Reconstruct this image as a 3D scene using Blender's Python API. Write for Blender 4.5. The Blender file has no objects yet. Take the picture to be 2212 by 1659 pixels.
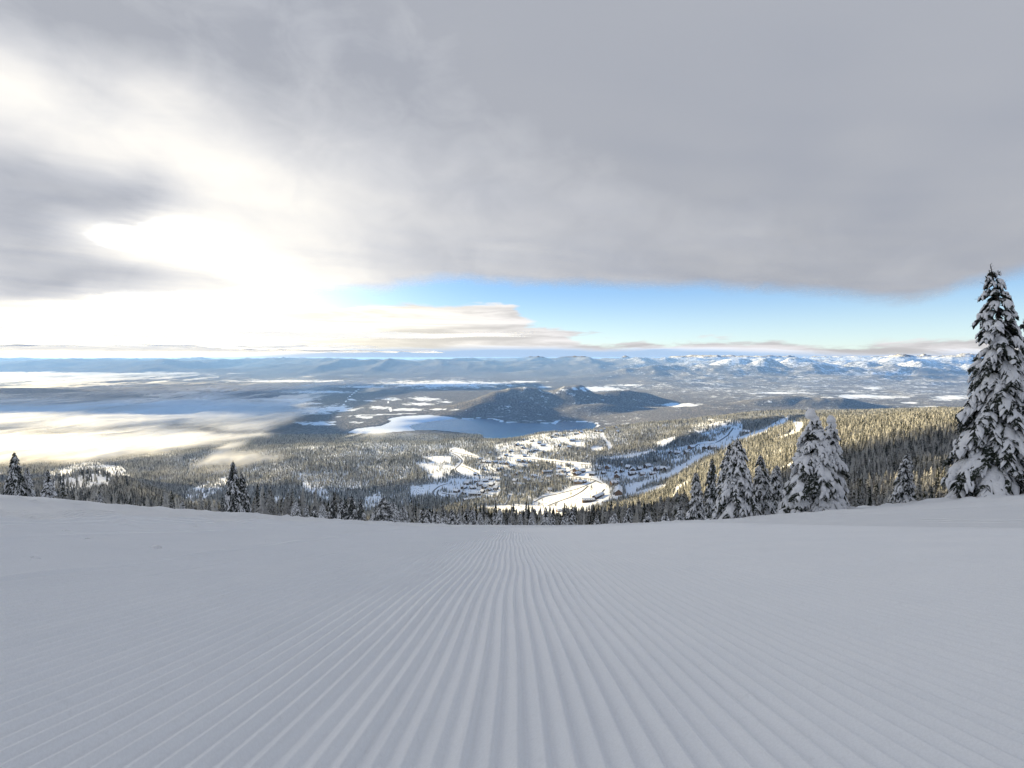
import bpy, bmesh, math, random
import numpy as np
from mathutils import Vector, Matrix

sc = bpy.context.scene
C = sc.collection
R = math.radians

# ------------------------------------------------------------------ camera
PITCH = R(2.95)
cam_d = bpy.data.cameras.new('camera')
cam = bpy.data.objects.new('camera', cam_d)
C.objects.link(cam)
cam.location = (0, 0, 0)
cam.rotation_euler = (R(90) - PITCH, 0, 0)
cam_d.sensor_width = 36
cam_d.lens = 18.0
cam_d.clip_start = 0.05
cam_d.clip_end = 400000
sc.camera = cam

# ------------------------------------------------------------------ exposure, engine
sc.view_settings.view_transform = 'Standard'
sc.view_settings.look = 'None'
sc.view_settings.gamma = 1
sc.view_settings.use_curve_mapping = False
sc.view_settings.exposure = 2.18
sc.render.engine = 'CYCLES'
sc.cycles.use_denoising = True
sc.cycles.max_bounces = 7
sc.cycles.diffuse_bounces = 4
sc.cycles.transparent_max_bounces = 12
sc.cycles.volume_bounces = 1
sc.cycles.sample_clamp_indirect = 4

SUN_AZ, SUN_EL = R(-52), R(13)          # azimuth from +Y, negative = left
SUN_DIR = Vector((math.sin(SUN_AZ) * math.cos(SUN_EL), math.cos(SUN_AZ) * math.cos(SUN_EL), math.sin(SUN_EL)))


# ------------------------------------------------------------------ node helper
class NT:
    def __init__(s, tree):
        s.t = tree
        s.n = tree.nodes
        s.l = tree.links

    def put(s, sock, v):
        if isinstance(v, bpy.types.NodeSocket):
            s.l.new(v, sock)
        elif v is not None:
            if hasattr(sock.default_value, '__len__') and not hasattr(v, '__len__'):
                v = (v,) * len(sock.default_value)
            if hasattr(v, '__len__') and len(sock.default_value) == 4 and len(v) == 3:
                v = (*v, 1)
            sock.default_value = v

    def node(s, ty, props=None, **ins):
        n = s.n.new(ty)
        for k, v in (props or {}).items():
            setattr(n, k, v)
        for k, v in ins.items():
            key = int(k[1:]) if k[0] == 'i' and k[1:].isdigit() else k.replace('_', ' ')
            s.put(n.inputs[key], v)
        return n

    def m(s, op, a, b=None, c=None, clamp=False):
        n = s.n.new('ShaderNodeMath')
        n.operation = op
        n.use_clamp = clamp
        for i, v in enumerate((a, b, c)):
            if v is not None:
                s.put(n.inputs[i], v)
        return n.outputs[0]

    def vm(s, op, a, b=None, scale=None):
        n = s.n.new('ShaderNodeVectorMath')
        n.operation = op
        s.put(n.inputs[0], a)
        if b is not None:
            s.put(n.inputs[1], b)
        if scale is not None:
            s.put(n.inputs['Scale'], scale)
        return n.outputs['Value'] if op in ('DOT_PRODUCT', 'LENGTH') else n.outputs[0]

    def ss(s, v, lo, hi, t0=0.0, t1=1.0):
        n = s.n.new('ShaderNodeMapRange')
        n.interpolation_type = 'SMOOTHSTEP'
        s.put(n.inputs['Value'], v)
        s.put(n.inputs['From Min'], lo)
        s.put(n.inputs['From Max'], hi)
        s.put(n.inputs['To Min'], t0)
        s.put(n.inputs['To Max'], t1)
        return n.outputs[0]

    def mix(s, f, a, b):
        n = s.n.new('ShaderNodeMix')
        n.data_type = 'RGBA'
        s.put(n.inputs[0], f)
        s.put(n.inputs[6], a)
        s.put(n.inputs[7], b)
        return n.outputs[2]

    def noise(s, vec, scale, detail=3, rough=0.5, dist=0.0):
        n = s.node('ShaderNodeTexNoise', None, Vector=vec, Scale=scale, Detail=detail, Roughness=rough, Distortion=dist)
        return n.outputs[0]

    def curve(s, v, pts):
        """piecewise linear function of v; pts = [(x, y)...]"""
        x0, x1 = pts[0][0], pts[-1][0]
        y0 = min(p[1] for p in pts)
        y1 = max(p[1] for p in pts)
        y1 = y1 if y1 > y0 else y0 + 1e-6
        t = s.m('DIVIDE', s.m('SUBTRACT', v, x0), x1 - x0, clamp=True)
        n = s.n.new('ShaderNodeFloatCurve')
        c = n.mapping.curves[0]
        q = [((p[0] - x0) / (x1 - x0), (p[1] - y0) / (y1 - y0)) for p in pts]
        c.points[0].location = q[0]
        c.points[1].location = q[-1]
        for p in q[1:-1]:
            c.points.new(*p)
        n.mapping.update()
        s.put(n.inputs['Value'], t)
        return s.m('MULTIPLY_ADD', n.outputs[0], y1 - y0, y0)


# ------------------------------------------------------------------ pixel <-> ray (2212 x 1659 picture units)
CP, SP = math.cos(PITCH), math.sin(PITCH)


def ray(X, row):
    """(x/y, z/y) of the line of sight through a picture point"""
    y = 1106 * CP + (829 - row) * SP
    z = -1106 * SP + (829 - row) * CP
    return (X - 1106) / y, z / y


def zy(row):
    y = 1106 * CP + (829 - row) * SP
    return (-1106 * SP + (829 - row) * CP) / y


def project(x, y, z):
    d = y * CP - z * SP
    up = y * SP + z * CP
    return 1106 + 1106 * x / d, 829 - 1106 * up / d


# ------------------------------------------------------------------ world: clear evening-gold sky with far cloud banks
world = bpy.data.worlds.new('World')
sc.world = world
world.use_nodes = True
w = NT(world.node_tree)
w.n.clear()
sky = w.node('ShaderNodeTexSky', {'sky_type': 'NISHITA', 'sun_disc': False, 'sun_elevation': SUN_EL,
                                  'sun_rotation': SUN_AZ, 'altitude': 1900, 'air_density': 1.0, 'dust_density': 0.1,
                                  'ozone_density': 2.0})
dirv = w.node('ShaderNodeTexCoord').outputs['Generated']
sep = w.node('ShaderNodeSeparateXYZ', None, i0=dirv)
dx, dy, dz = sep.outputs
hor = w.m('SQRT', w.m('ADD', w.m('MULTIPLY', dx, dx), w.m('MULTIPLY', dy, dy)))
el = w.m('DIVIDE', dz, w.m('MAXIMUM', hor, 0.01))        # tan elevation
az = w.m('ARCTAN2', dx, dy)
sund = w.vm('DOT_PRODUCT', dirv, (-.575, .80, .165))   # brightest part of the cloud lit from behind
glow = w.m('POWER', w.m('MAXIMUM', sund, 0.0), 24)
glow2 = w.m('POWER', w.m('MAXIMUM', sund, 0.0), 160)
wide = w.m('POWER', w.m('MAXIMUM', sund, 0.0), 5)
# far cloud bank, its top as it runs along the horizon (azimuth, tan elevation)
def A(X, row):
    u, s = ray(X, row)
    return math.atan(u), s / math.sqrt(1 + u * u)
tops = [A(X, r) for X, r in ((0, 600), (250, 625), (450, 640), (600, 652), (700, 657), (820, 652), (950, 655), (1060, 650), (1130, 682),
                             (1230, 716), (1340, 736), (1480, 738), (1560, 730), (1680, 728), (1780, 740), (1850, 738), (1950, 732), (2050, 736), (2212, 742))]
tops = [(-3.1, 0.10), (-1.2, 0.12)] + tops + [(1.2, .04), (3.1, 0.10)]
cv = w.node('ShaderNodeCombineXYZ', None, i0=w.m('MULTIPLY', az, 1.0), i1=w.m('MULTIPLY', el, 5.0), i2=0.3).outputs[0]
n1 = w.noise(cv, 9.0, 7, 0.62, 0.3)
n2 = w.noise(w.node('ShaderNodeCombineXYZ', None, i0=az, i1=w.m('MULTIPLY', el, 14.0), i2=2.0).outputs[0], 3.2, 6, 0.62, 0.6)
top = w.curve(az, tops)
dtop = w.m('SUBTRACT', w.m('ADD', top, w.m('MULTIPLY', w.m('SUBTRACT', n1, 0.5), w.m('MULTIPLY_ADD', w.ss(az, -0.3, 0.25), 0.03, 0.06))), el)
bank = w.ss(dtop, -0.003, 0.012)
# thin high veil and small separate clouds over the gap
band = w.m('SUBTRACT', el, w.m('ADD', w.curve(az, [(-3.1, .02), (-0.8, -0.004), (-0.35, 0.010), (0.0, 0.017), (0.35, 0.012), (0.8, 0.004), (3.1, .02)]),
                               w.m('MULTIPLY', w.m('SUBTRACT', n2, 0.5), 0.03)))
upper = w.ss(band, -0.004, 0.010)                      # 0 in the low shaded bank, 1 in the lit tops
lit = w.m('MULTIPLY_ADD', w.ss(n2, 0.38, 0.62), 0.4, 0.7)
cl_hi = w.mix(w.ss(az, -0.5, 0.25), (1.0, .93, .76, 1), (.98, .95, .97, 1))
cl_lo = w.mix(w.ss(az, -0.9, -0.2), (.62, .63, .62, 1), (.235, .33, .47, 1))
cb = w.mix(upper, cl_lo, w.vm('MULTIPLY', cl_hi, w.node('ShaderNodeCombineXYZ', None, i0=lit, i1=lit, i2=lit).outputs[0]))
amp = w.m('ADD', w.m('MULTIPLY_ADD', glow, 0.25, 0.175), w.m('MULTIPLY', wide, 0.10))
ampv = w.m('ADD', w.m('MULTIPLY', w.m('SUBTRACT', 1.0, upper), 0.42), w.m('MULTIPLY', upper, amp))
cloudc = w.vm('SCALE', cb, scale=ampv)
clear = w.mix(w.ss(el, 0.01, 0.15), (.66, .84, .93, 1), (.22, .45, .84, 1))
skyc = w.vm('ADD', w.vm('SCALE', sky.outputs[0], scale=0.018), w.vm('SCALE', clear, scale=0.14))
warmglow = w.vm('SCALE', (1.0, .94, .74), scale=w.m('ADD', w.m('MULTIPLY', glow, 0.26), w.m('MULTIPLY', glow2, 0.5)))
skyc = w.vm('ADD', skyc, warmglow)
fin = w.mix(w.m('MULTIPLY', bank, 0.96), skyc, cloudc)
bg = w.node('ShaderNodeBackground', None, Color=fin, Strength=1.0)
out = w.n.new('ShaderNodeOutputWorld')
w.l.new(bg.outputs[0], out.inputs[0])

sun_d = bpy.data.lights.new('sun', 'SUN')
sun_d.energy = 4.1
sun_d.angle = R(0.6)
sun_d.color = (1.0, 0.80, 0.44)
sun = bpy.data.objects.new('sun', sun_d)
C.objects.link(sun)
sun.rotation_euler = SUN_DIR.to_track_quat('Z', 'Y').to_euler()


# ------------------------------------------------------------------ object helpers
def tag(o, label=None, cat=None, group=None, kind=None):
    if label: o['label'] = label
    if cat: o['category'] = cat
    if group: o['group'] = group
    if kind: o['kind'] = kind
    return o


def mesh_np(name, verts, faces, mat=None, smooth=True, parent=None):
    """verts (n,3) array, faces (m,3|4) int array -> one linked mesh object"""
    me = bpy.data.meshes.new(name)
    verts = np.asarray(verts, dtype=np.float32)
    faces = np.asarray(faces, dtype=np.int32)
    k = faces.shape[1]
    me.vertices.add(len(verts))
    me.vertices.foreach_set('co', verts.ravel())
    me.loops.add(faces.size)
    me.loops.foreach_set('vertex_index', faces.ravel())
    me.polygons.add(len(faces))
    me.polygons.foreach_set('loop_start', np.arange(0, faces.size, k, dtype=np.int32))
    me.polygons.foreach_set('use_smooth', np.full(len(faces), smooth))
    me.update(calc_edges=True)
    if mat:
        me.materials.append(mat)
    o = bpy.data.objects.new(name, me)
    C.objects.link(o)
    if parent:
        o.parent = parent
    return o


def empty(name, loc, rz=0.0):
    o = bpy.data.objects.new(name, None)
    o.empty_display_size = 0.5
    C.objects.link(o)
    o.location = loc
    o.rotation_euler = (0, 0, rz)
    return o


def attr(me, name, vals):
    a = me.attributes.new(name, 'FLOAT', 'POINT')
    a.data.foreach_set('value', np.asarray(vals, dtype=np.float32).ravel())


def grid_faces(ny, nx):
    i = np.arange(ny * nx).reshape(ny, nx)
    return np.stack([i[:-1, :-1], i[:-1, 1:], i[1:, 1:], i[1:, :-1]], -1).reshape(-1, 4)


# ------------------------------------------------------------------ value noise in numpy
def _h(ix, iy, seed):
    n = (ix.astype(np.int64) * 374761393 + iy.astype(np.int64) * 668265263 + seed * 974711) & 0x7fffffff
    n = ((n ^ (n >> 13)) * 1274126177) & 0x7fffffff
    return ((n ^ (n >> 16)) & 0xffff) / 65535.0


def vnoise(x, y, seed=0):
    ix, iy = np.floor(x), np.floor(y)
    fx, fy = x - ix, y - iy
    fx = fx * fx * fx * (fx * (fx * 6 - 15) + 10)
    fy = fy * fy * fy * (fy * (fy * 6 - 15) + 10)
    a, b = _h(ix, iy, seed), _h(ix + 1, iy, seed)
    c, d = _h(ix, iy + 1, seed), _h(ix + 1, iy + 1, seed)
    return (a + (b - a) * fx) * (1 - fy) + (c + (d - c) * fx) * fy


def fbm(x, y, seed=0, oct=4, gain=0.5):
    s = np.zeros_like(x, dtype=float)
    a, t = 1.0, 0.0
    for k in range(oct):
        s += a * (vnoise(x * 2 ** k + 17.3 * k, y * 2 ** k - 9.1 * k, seed + k) - 0.5) * 2
        t += a
        a *= gain
    return s / t


def ridged(x, y, seed=0, oct=4):
    s = np.zeros_like(x, dtype=float)
    a, t = 1.0, 0.0
    for k in range(oct):
        s += a * (1 - np.abs(vnoise(x * 2 ** k + 5.3 * k, y * 2 ** k + 3.7 * k, seed + k) * 2 - 1))
        t += a
        a *= 0.5
    return s / t


def sstep(a, b, x):
    t = np.clip((x - a) / (b - a), 0, 1)
    return t * t * (3 - 2 * t)


# ------------------------------------------------------------------ materials
def new_mat(name):
    m = bpy.data.materials.new(name)
    m.use_nodes = True
    t = NT(m.node_tree)
    t.n.clear()
    o = t.n.new('ShaderNodeOutputMaterial')
    return m, t, o


def simple(name, col, rough=0.8, spec=0.2, var=0.0, vscale=3.0):
    m, t, o = new_mat(name)
    c = (*col, 1)
    if var:
        pos = t.node('ShaderNodeNewGeometry').outputs['Position']
        f = t.noise(pos, vscale, 3)
        c = t.mix(f, tuple(v * (1 - var) for v in col) + (1,), tuple(min(1, v * (1 + var)) for v in col) + (1,))
    b = t.node('ShaderNodeBsdfPrincipled', None, Base_Color=c, Roughness=rough)
    b.inputs['Specular IOR Level'].default_value = spec
    t.l.new(b.outputs[0], o.inputs[0])
    return m


SNOW_SP = 0.056      # spacing of the groomed ridges, metres


def mat_piste():
    m, t, o = new_mat('groomed_snow')
    pos = t.node('ShaderNodeNewGeometry').outputs['Position']
    bw = t.node('ShaderNodeAttribute', {'attribute_name': 'bumpw'}).outputs['Fac']
    sp = t.node('ShaderNodeSeparateXYZ', None, i0=pos)
    px = sp.outputs[0]
    ang = t.m('MULTIPLY', px, 2 * math.pi / SNOW_SP)
    prof = t.m('MULTIPLY', t.m('SUBTRACT', t.m('SINE', ang), t.m('MULTIPLY', t.m('SINE', t.m('MULTIPLY', ang, 2.0)), 0.36)), 0.4)
    grain = t.noise(pos, 420, 2, 0.6)
    lump = t.noise(pos, 26, 4, 0.6)
    wind = t.noise(t.vm('MULTIPLY', pos, (1.0, 0.25, 1.0)), 2.2, 5, 0.6)
    patchy = t.ss(t.noise(pos, 0.35, 3), 0.35, 0.65)
    h = t.m('ADD', t.m('MULTIPLY', prof, t.m('MULTIPLY', bw, 0.022)),
            t.m('ADD', t.m('MULTIPLY', grain, 0.0014),
                t.m('MULTIPLY', t.m('ADD', t.m('MULTIPLY', lump, 0.25), wind), t.m('MULTIPLY_ADD', t.m('MULTIPLY', bw, patchy), 0.05, 0.004))))
    bump = t.node('ShaderNodeBump', None, Height=h, Strength=0.9, Distance=1.0)
    col = t.mix(t.noise(pos, 1.4, 4), (.80, .825, .86, 1), (.87, .885, .91, 1))
    col = t.mix(t.ss(t.noise(pos, 160, 3, .8), .35, .65), t.vm('SCALE', col, scale=.94), col)
    col = t.mix(t.ss(t.noise(pos, 21, 3, .7), .60, .80), col, t.vm('SCALE', col, scale=.93))
    b = t.node('ShaderNodeBsdfPrincipled', None, Base_Color=col, Roughness=0.75, Normal=bump.outputs[0])
    b.inputs['Specular IOR Level'].default_value = 0.25
    t.l.new(b.outputs[0], o.inputs[0])
    return m


def mat_terrain():
    m, t, o = new_mat('mountain_ground')
    geo = t.node('ShaderNodeNewGeometry')
    pos = geo.outputs['Position']
    near = t.node('ShaderNodeAttribute', {'attribute_name': 'nearw'}).outputs['Fac']      # 1 = open snow under real trees
    field = t.node('ShaderNodeAttribute', {'attribute_name': 'field'}).outputs['Fac']     # snow covered fields
    frost = t.node('ShaderNodeAttribute', {'attribute_name': 'frost'}).outputs['Fac']     # how snowy the far woods are
    fine = t.noise(pos, 1 / 28., 3, 0.7)
    mid = t.noise(pos, 1 / 170., 5, 0.65)
    big = t.noise(pos, 1 / 1100., 5, 0.6)
    sn = t.m('ADD', t.m('MULTIPLY', fine, 0.50), t.m('ADD', t.m('MULTIPLY', mid, 0.8), t.m('MULTIPLY', big, 0.45)))
    thr = t.m('SUBTRACT', 1.09, t.m('MULTIPLY', frost, 0.42))
    patch = t.ss(t.m('SUBTRACT', sn, thr), -0.06, 0.10)
    wood = t.mix(t.ss(fine, 0.35, 0.7), (.055, .06, .066, 1), (.26, .24, .235, 1))
    wood = t.mix(t.m('MULTIPLY', frost, 0.45), wood, (.36, .365, .38, 1))
    snow = t.mix(t.noise(pos, 1 / 60., 3), (.74, .76, .80, 1), (.85, .86, .88, 1))
    far = t.mix(t.m('MAXIMUM', patch, t.ss(t.m('ADD', field, t.m('MULTIPLY', t.m('SUBTRACT', t.m('ADD', t.m('MULTIPLY', mid, .6), t.m('MULTIPLY', t.noise(t.vm('MULTIPLY', pos, (1, .5, 1)), 1 / 420., 3), .4)), 0.5), 2.2)), 0.46, 0.56)), wood, snow)
    col = t.mix(near, far, snow)
    bump = t.node('ShaderNodeBump', None, Height=t.m('ADD', t.m('MULTIPLY', fine, 7.0), t.m('MULTIPLY', mid, 14.0)),
                  Strength=t.m('MULTIPLY_ADD', near, -0.55, 0.7), Distance=1.0)
    b = t.node('ShaderNodeBsdfPrincipled', None, Base_Color=col, Roughness=0.85, Normal=bump.outputs[0])
    b.inputs['Specular IOR Level'].default_value = 0.0
    t.l.new(b.outputs[0], o.inputs[0])
    return m


M_PISTE = mat_piste()
M_TERR = mat_terrain()


# ------------------------------------------------------------------ the piste
def piste_z(x, y):
    x = np.asarray(x, float); y = np.asarray(y, float)
    k = np.where(x < 0, 0.087, 0.079)
    side = k * x * x / np.sqrt(x * x + y * y + 16.0)
    z = -0.52 - 0.302 * y - 0.000453 * y * np.abs(y) + side
    z = z + 0.10 * fbm(x / 9.0, y / 16.0, 3, 3) * sstep(3, 14, np.hypot(x, y))
    return z


def berms(x, y):
    """edges left between the groomer's passes, broken up with crumbs"""
    w_ = 0.35 * fbm(y / 7.0, x * 0 + 2.0, 9, 2)
    b = np.zeros_like(x)
    for xc, h, wd in ((-2.9, .016, .05), (-4.6, .022, .07), (-6.1, .05, .12), (-8.4, .05, .13), (-11.8, .06, .2), (-15.5, .07, .2),
                      (7.4, .03, .09), (10.8, .04, .12), (15.5, .06, .2)):
        br = 0.45 + 0.8 * vnoise(y * 1.7, y * 0 + xc, 21)
        b = b + 2.6 * h * br * np.exp(-((x - xc - w_) / wd) ** 2)
    crumbs = np.clip(vnoise(x * 7, y * 7, 33) - 0.78, 0, 1) * 0.34
    b = b + crumbs * (sstep(-3.5, -7, x) * 0.9 + sstep(16, 22, x) * 1.0)
    return b


def cord(x, y, amp=0.025):
    q = x / SNOW_SP
    idx = np.floor(q + 0.5)
    a = 2 * np.pi * q
    p = 0.5 + 0.40 * (np.sin(a) - 0.36 * np.sin(2 * a))          # long face to the left, short steep one to the right
    var = 0.82 + 0.36 * vnoise(idx * 1.37, y * 0.8, 5)
    crumb = 0.0012 * (vnoise(x * 60, y * 22, 8) - 0.5) + 0.0025 * (vnoise(x * 9, y * 2.2, 11) - 0.5)
    # small breaks along the rim of a ridge
    nick = np.clip(vnoise(idx * 3.1, y * 5.5, 14) - 0.86, 0, 1) * 0.02
    return amp * var * p + crumb * (0.4 + p) - nick * p


XF, YF, YB = SNOW_SP * 118, 21.0, -3.0


def build_piste():
    nxf = 118 * 2 * 8 + 1
    xs = np.linspace(-XF, XF, nxf)
    ys = list(np.arange(YB, 0.2, 0.10))
    while ys[-1] < YF:
        ys.append(ys[-1] + max(0.022, (ys[-1]) * 0.034))
    ys = np.array(ys)
    X, Y = np.meshgrid(xs, ys)
    edge = np.minimum(np.minimum(sstep(YF, YF * 0.72, Y), sstep(XF, XF * 0.85, np.abs(X))), sstep(YB, YB + .6, Y))
    Z = piste_z(X, Y) + berms(X, Y) + cord(X, Y) * edge - 0.006 * (1 - edge)
    X = X - edge * (0.012 * np.sin(Y * 0.9) + 0.008 * np.sin(Y * 2.3 + 1.0))
    F = grid_faces(len(ys), nxf)
    used = np.unique(F)
    remap = np.full(X.size, -1)
    remap[used] = np.arange(len(used))
    V = np.stack([X.ravel(), Y.ravel(), Z.ravel()], 1)[used]
    o = mesh_np('groomed_track', V, remap[F], M_PISTE)
    attr(o.data, 'bumpw', (1 - edge).ravel()[used])
    tag(o, kind='structure')
    # wider slope around it
    t = np.linspace(-1, 1, 420)
    xs = 70 * np.sinh(3.2 * t) / math.sinh(3.2)
    ys = np.concatenate([np.linspace(-60, -5, 24), np.linspace(-4.6, 0, 24), np.geomspace(1.0, 61, 300) - 0.9, np.linspace(60, 95, 20)])
    X, Y = np.meshgrid(xs, ys)
    ins = sstep(XF * 0.99, XF * 0.93, np.abs(X)) * sstep(YF * 0.99, YF * 0.95, Y) * sstep(YB + .02, YB + .4, Y)
    rough = sstep(17, 24, X) * 0.5 * np.abs(fbm(X / 1.6, Y / 1.6, 41, 3)) + sstep(16, 30, np.abs(X)) * 0.1 * fbm(X / 3, Y / 3, 44, 3)
    Z = piste_z(X, Y) + berms(X, Y) - 0.10 * ins + rough - sstep(60, 95, Y) * 6
    o = mesh_np('ski_piste', np.stack([X.ravel(), Y.ravel(), Z.ravel()], 1), grid_faces(len(ys), len(xs)), M_PISTE)
    attr(o.data, 'bumpw', np.ones(X.size) * (0.25 + 0.75 * sstep(60, 5, np.abs(X))).ravel())
    tag(o, kind='structure')


build_piste()

# ------------------------------------------------------------------ terrain beyond the roll-over
TX = [-500, 0, 200, 400, 600, 800, 1000, 1200, 1400, 1600, 1800, 2000, 2212, 2700]
TROWS = {
    120:  [1085, 1090, 1105, 1122, 1137, 1148, 1156, 1156, 1152, 1146, 1132, 1118, 1100, 1085],
    400:  [1080, 1085, 1100, 1118, 1132, 1145, 1152, 1152, 1146, 1135, 1105, 1085, 1070, 1060],
    800:  [1075, 1080, 1095, 1112, 1130, 1142, 1148, 1147, 1138, 1105, 1045, 1005, 990, 985],
    1300: [1060, 1070, 1075, 1105, 1127, 1138, 1142, 1140, 1122, 1060, 975, 932, 925, 930],
    1800: [1050, 1060, 1012, 1098, 1120, 1130, 1132, 1128, 1095, 1010, 930, 905, 905, 910],
    2400: [1040, 1050, 1022, 1080, 1095, 1108, 1105, 1092, 1055, 968, 907, 895, 898, 905],
    3200: [1020, 1030, 1030, 1045, 1045, 1050, 1028, 1015, 985, 928, 897, 890, 890, 895],
    4000: [1000, 1005, 1005, 1005, 990, 985, 972, 957, 938, 905, 893, 888, 888, 890],
    4800: [985, 985, 980, 975, 958, 951, 950, 930, 912, 895, 888, 885, 885, 885],
}
NU, NY = 700, 640
U = np.linspace(-1.45, 1.45, NU)
YY = np.geomspace(42, 80000, NY)
ZV = -1000.0
UT = [(x - 1106) / 1106 for x in TX]


def lerp_tbl():
    ky, kz = [], []
    for Yk, rows in TROWS.items():
        ky.append(math.log(Yk))
        kz.append(np.interp(U, UT, [zy(r) for r in rows]) * Yk)
    # beyond the bench: down to the valley on the left, slowly on the right
    for Yk, zl, zr in ((5500, ZV, -640), (6300, ZV, -800), (7300, ZV, -900), (9000, ZV, -940)):
        ky.append(math.log(Yk))
        wgt = sstep(0.12, 0.42, U)
        kz.append(zl * (1 - wgt) + zr * wgt)
    ky.append(math.log(90000)); kz.append(np.full(NU, ZV))
    ky = np.array(ky); kz = np.array(kz)
    # first row from the piste itself
    z42 = piste_z(U * 42, np.full(NU, 42.0)) - 1.5
    ky = np.concatenate([[math.log(42)], ky]); kz = np.vstack([z42[None], kz])
    out = np.empty((NY, NU))
    ly = np.log(YY)
    for j in range(NU):
        out[:, j] = np.interp(ly, ky, kz[:, j])
    return out


def blur(a, k, axis):
    ker = np.hanning(2 * k + 3)[1:-1]
    ker /= ker.sum()
    pad = [(0, 0), (0, 0)]
    pad[axis] = (k, k)
    ap = np.pad(a, pad, mode='edge')
    return np.apply_along_axis(lambda v: np.convolve(v, ker, 'valid'), axis, ap)


TZ = lerp_tbl()
TZ = blur(TZ, 14, 1)
TZ = blur(TZ, 7, 0)
GU, GY = np.meshgrid(U, YY)
GX = GU * GY
# local relief
mid = sstep(300, 1200, GY) * sstep(7000, 5000, GY)
TZ += mid * 0.0065 * GY * fbm(GX / 420, GY / 520, 50, 4)
# far hills and mountains
hr = sstep(6500, 9000, GY)
rightw = sstep(0.10, 0.42, GU)
TZ += hr * rightw * 150 * (ridged(GX / 3400, GY / 4200, 60, 5) - 0.35) * sstep(60000, 20000, GY)
TZ += hr * (0.25 + 0.75 * rightw) * 70 * np.clip(fbm(GX / 2600, GY / 2600, 64, 4), 0, 1) * sstep(8000, 11000, GY)


def hill(X, Y, row, sx, sy, rot=0.0, amp=0.25, seed=70, ns=1100):
    """a hill whose top shows at picture column X, row `row`, Y metres out"""
    global TZ
    u, s = ray(X, row)
    x0, h = u * Y, s * Y - ZV
    c, s_ = math.cos(rot), math.sin(rot)
    a = ((GX - x0) * c + (GY - Y) * s_) / sx
    b = (-(GX - x0) * s_ + (GY - Y) * c) / sy
    g = np.exp(-(a * a + b * b))
    n = 1 + amp * (ridged(GX / ns, GY / ns, seed, 4) - 0.5) * 2
    TZ = np.maximum(TZ, ZV + h * g * n + 0.4 * (TZ - ZV) * (1 - g))


hill(1120, 10200, 838, 1000, 620, 0.35, .28, 71)
hill(1235, 10300, 836, 620, 900, -0.35, .28, 72)
hill(1345, 10600, 845, 900, 560, 0.25, .28, 73)
hill(1095, 9300, 868, 800, 420, 0.25, .4, 74)
hill(1290, 9300, 874, 620, 380, 0.35, .4, 75)
hill(985, 12500, 862, 1400, 700, 0.1, .4, 76)
hill(40, 12500, 838, 2300, 900, 0.05, .10, 77)
hill(-300, 12500, 832, 2600, 1000, 0.0, .1, 77)
for k_, (X_, r_, Y_) in enumerate(((1560, 868, 10500), (1700, 858, 9800), (1790, 858, 9600), (1870, 864, 11500), (1960, 862, 11200), (2050, 868, 11000), (1640, 862, 13000), (1480, 852, 15000),
                                   (1420, 838, 17500), (1560, 836, 18500), (1750, 834, 19000), (1900, 832, 18000), (2080, 834, 19500), (1330, 828, 20000), (2150, 868, 12500))):
    q_ = Y_ / 10000.
    hill(X_, Y_, r_, 950 * q_ ** .7, 520 * q_, -0.2 + .13 * (k_ % 4), .4, 80 + k_, 1300)
# distant ranges
rng = sstep(25000, 36000, GY) * sstep(75000, 52000, GY)
pk = 0.5 * ridged(GX / 9000, GY / 7000, 90, 4) + 0.5 * ridged(GX / 3300, GY / 3600, 95, 5)
hgt = np.interp(GU, [-1.4, -.8, -.3, .1, .45, .9, 1.4], [820, 860, 900, 960, 1060, 1100, 1050])
TZ += rng * (hgt * (0.40 + 1.55 * np.clip(pk - 0.40, -.12, 1)))
TZ += sstep(20000, 24000, GY) * sstep(34000, 27000, GY) * sstep(0.0, 0.35, GU) * 620 * ridged(GX / 4200, GY / 3600, 99, 5) ** 1.7
TZ += sstep(15000, 20000, GY) * sstep(27000, 22000, GY) * sstep(-0.05, 0.3, GU) * 300 * ridged(GX / 3000, GY / 2600, 103, 5) ** 1.5


for k_, (X_, r_, Y_, w_) in enumerate(((1420, 796, 26000, 1500), (1500, 789, 27000, 1500), (1585, 780, 28000, 1700), (1655, 782, 26500, 1300), (1725, 780, 28500, 1700), (1800, 778, 30000, 2000), (1870, 784, 26500, 1400),
                                       (1935, 776, 31000, 2000), (2000, 781, 28000, 1600), (2075, 774, 32000, 2200), (2150, 776, 30000, 2000), (2240, 772, 32000, 2400), (1300, 800, 27000, 1900), (1180, 801, 28000, 2200),
                                       (1050, 793, 33000, 2600), (900, 797, 33000, 2800), (760, 801, 30000, 2400), (1690, 801, 22500, 1200), (1830, 803, 22500, 1300), (1960, 802, 23000, 1300), (1550, 806, 22000, 1200), (2080, 803, 23500, 1400))):
    hill(X_, Y_, r_, w_, w_ * 1.1, .3 * (k_ % 3 - 1), .42, 300 + k_, 2300)


def gsample(x, y, G=None):
    """bilinear height lookup on the terrain grid"""
    G = TZ if G is None else G
    x = np.asarray(x, float); y = np.asarray(y, float)
    fu = np.clip((x / y - U[0]) / (U[1] - U[0]), 0, NU - 1.001)
    fy = np.clip(np.log(y / YY[0]) / math.log(YY[1] / YY[0]), 0, NY - 1.001)
    iu, iy = fu.astype(int), fy.astype(int)
    a, b = fu - iu, fy - iy
    return (G[iy, iu] * (1 - a) + G[iy, iu + 1] * a) * (1 - b) + (G[iy + 1, iu] * (1 - a) + G[iy + 1, iu + 1] * a) * b


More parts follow.
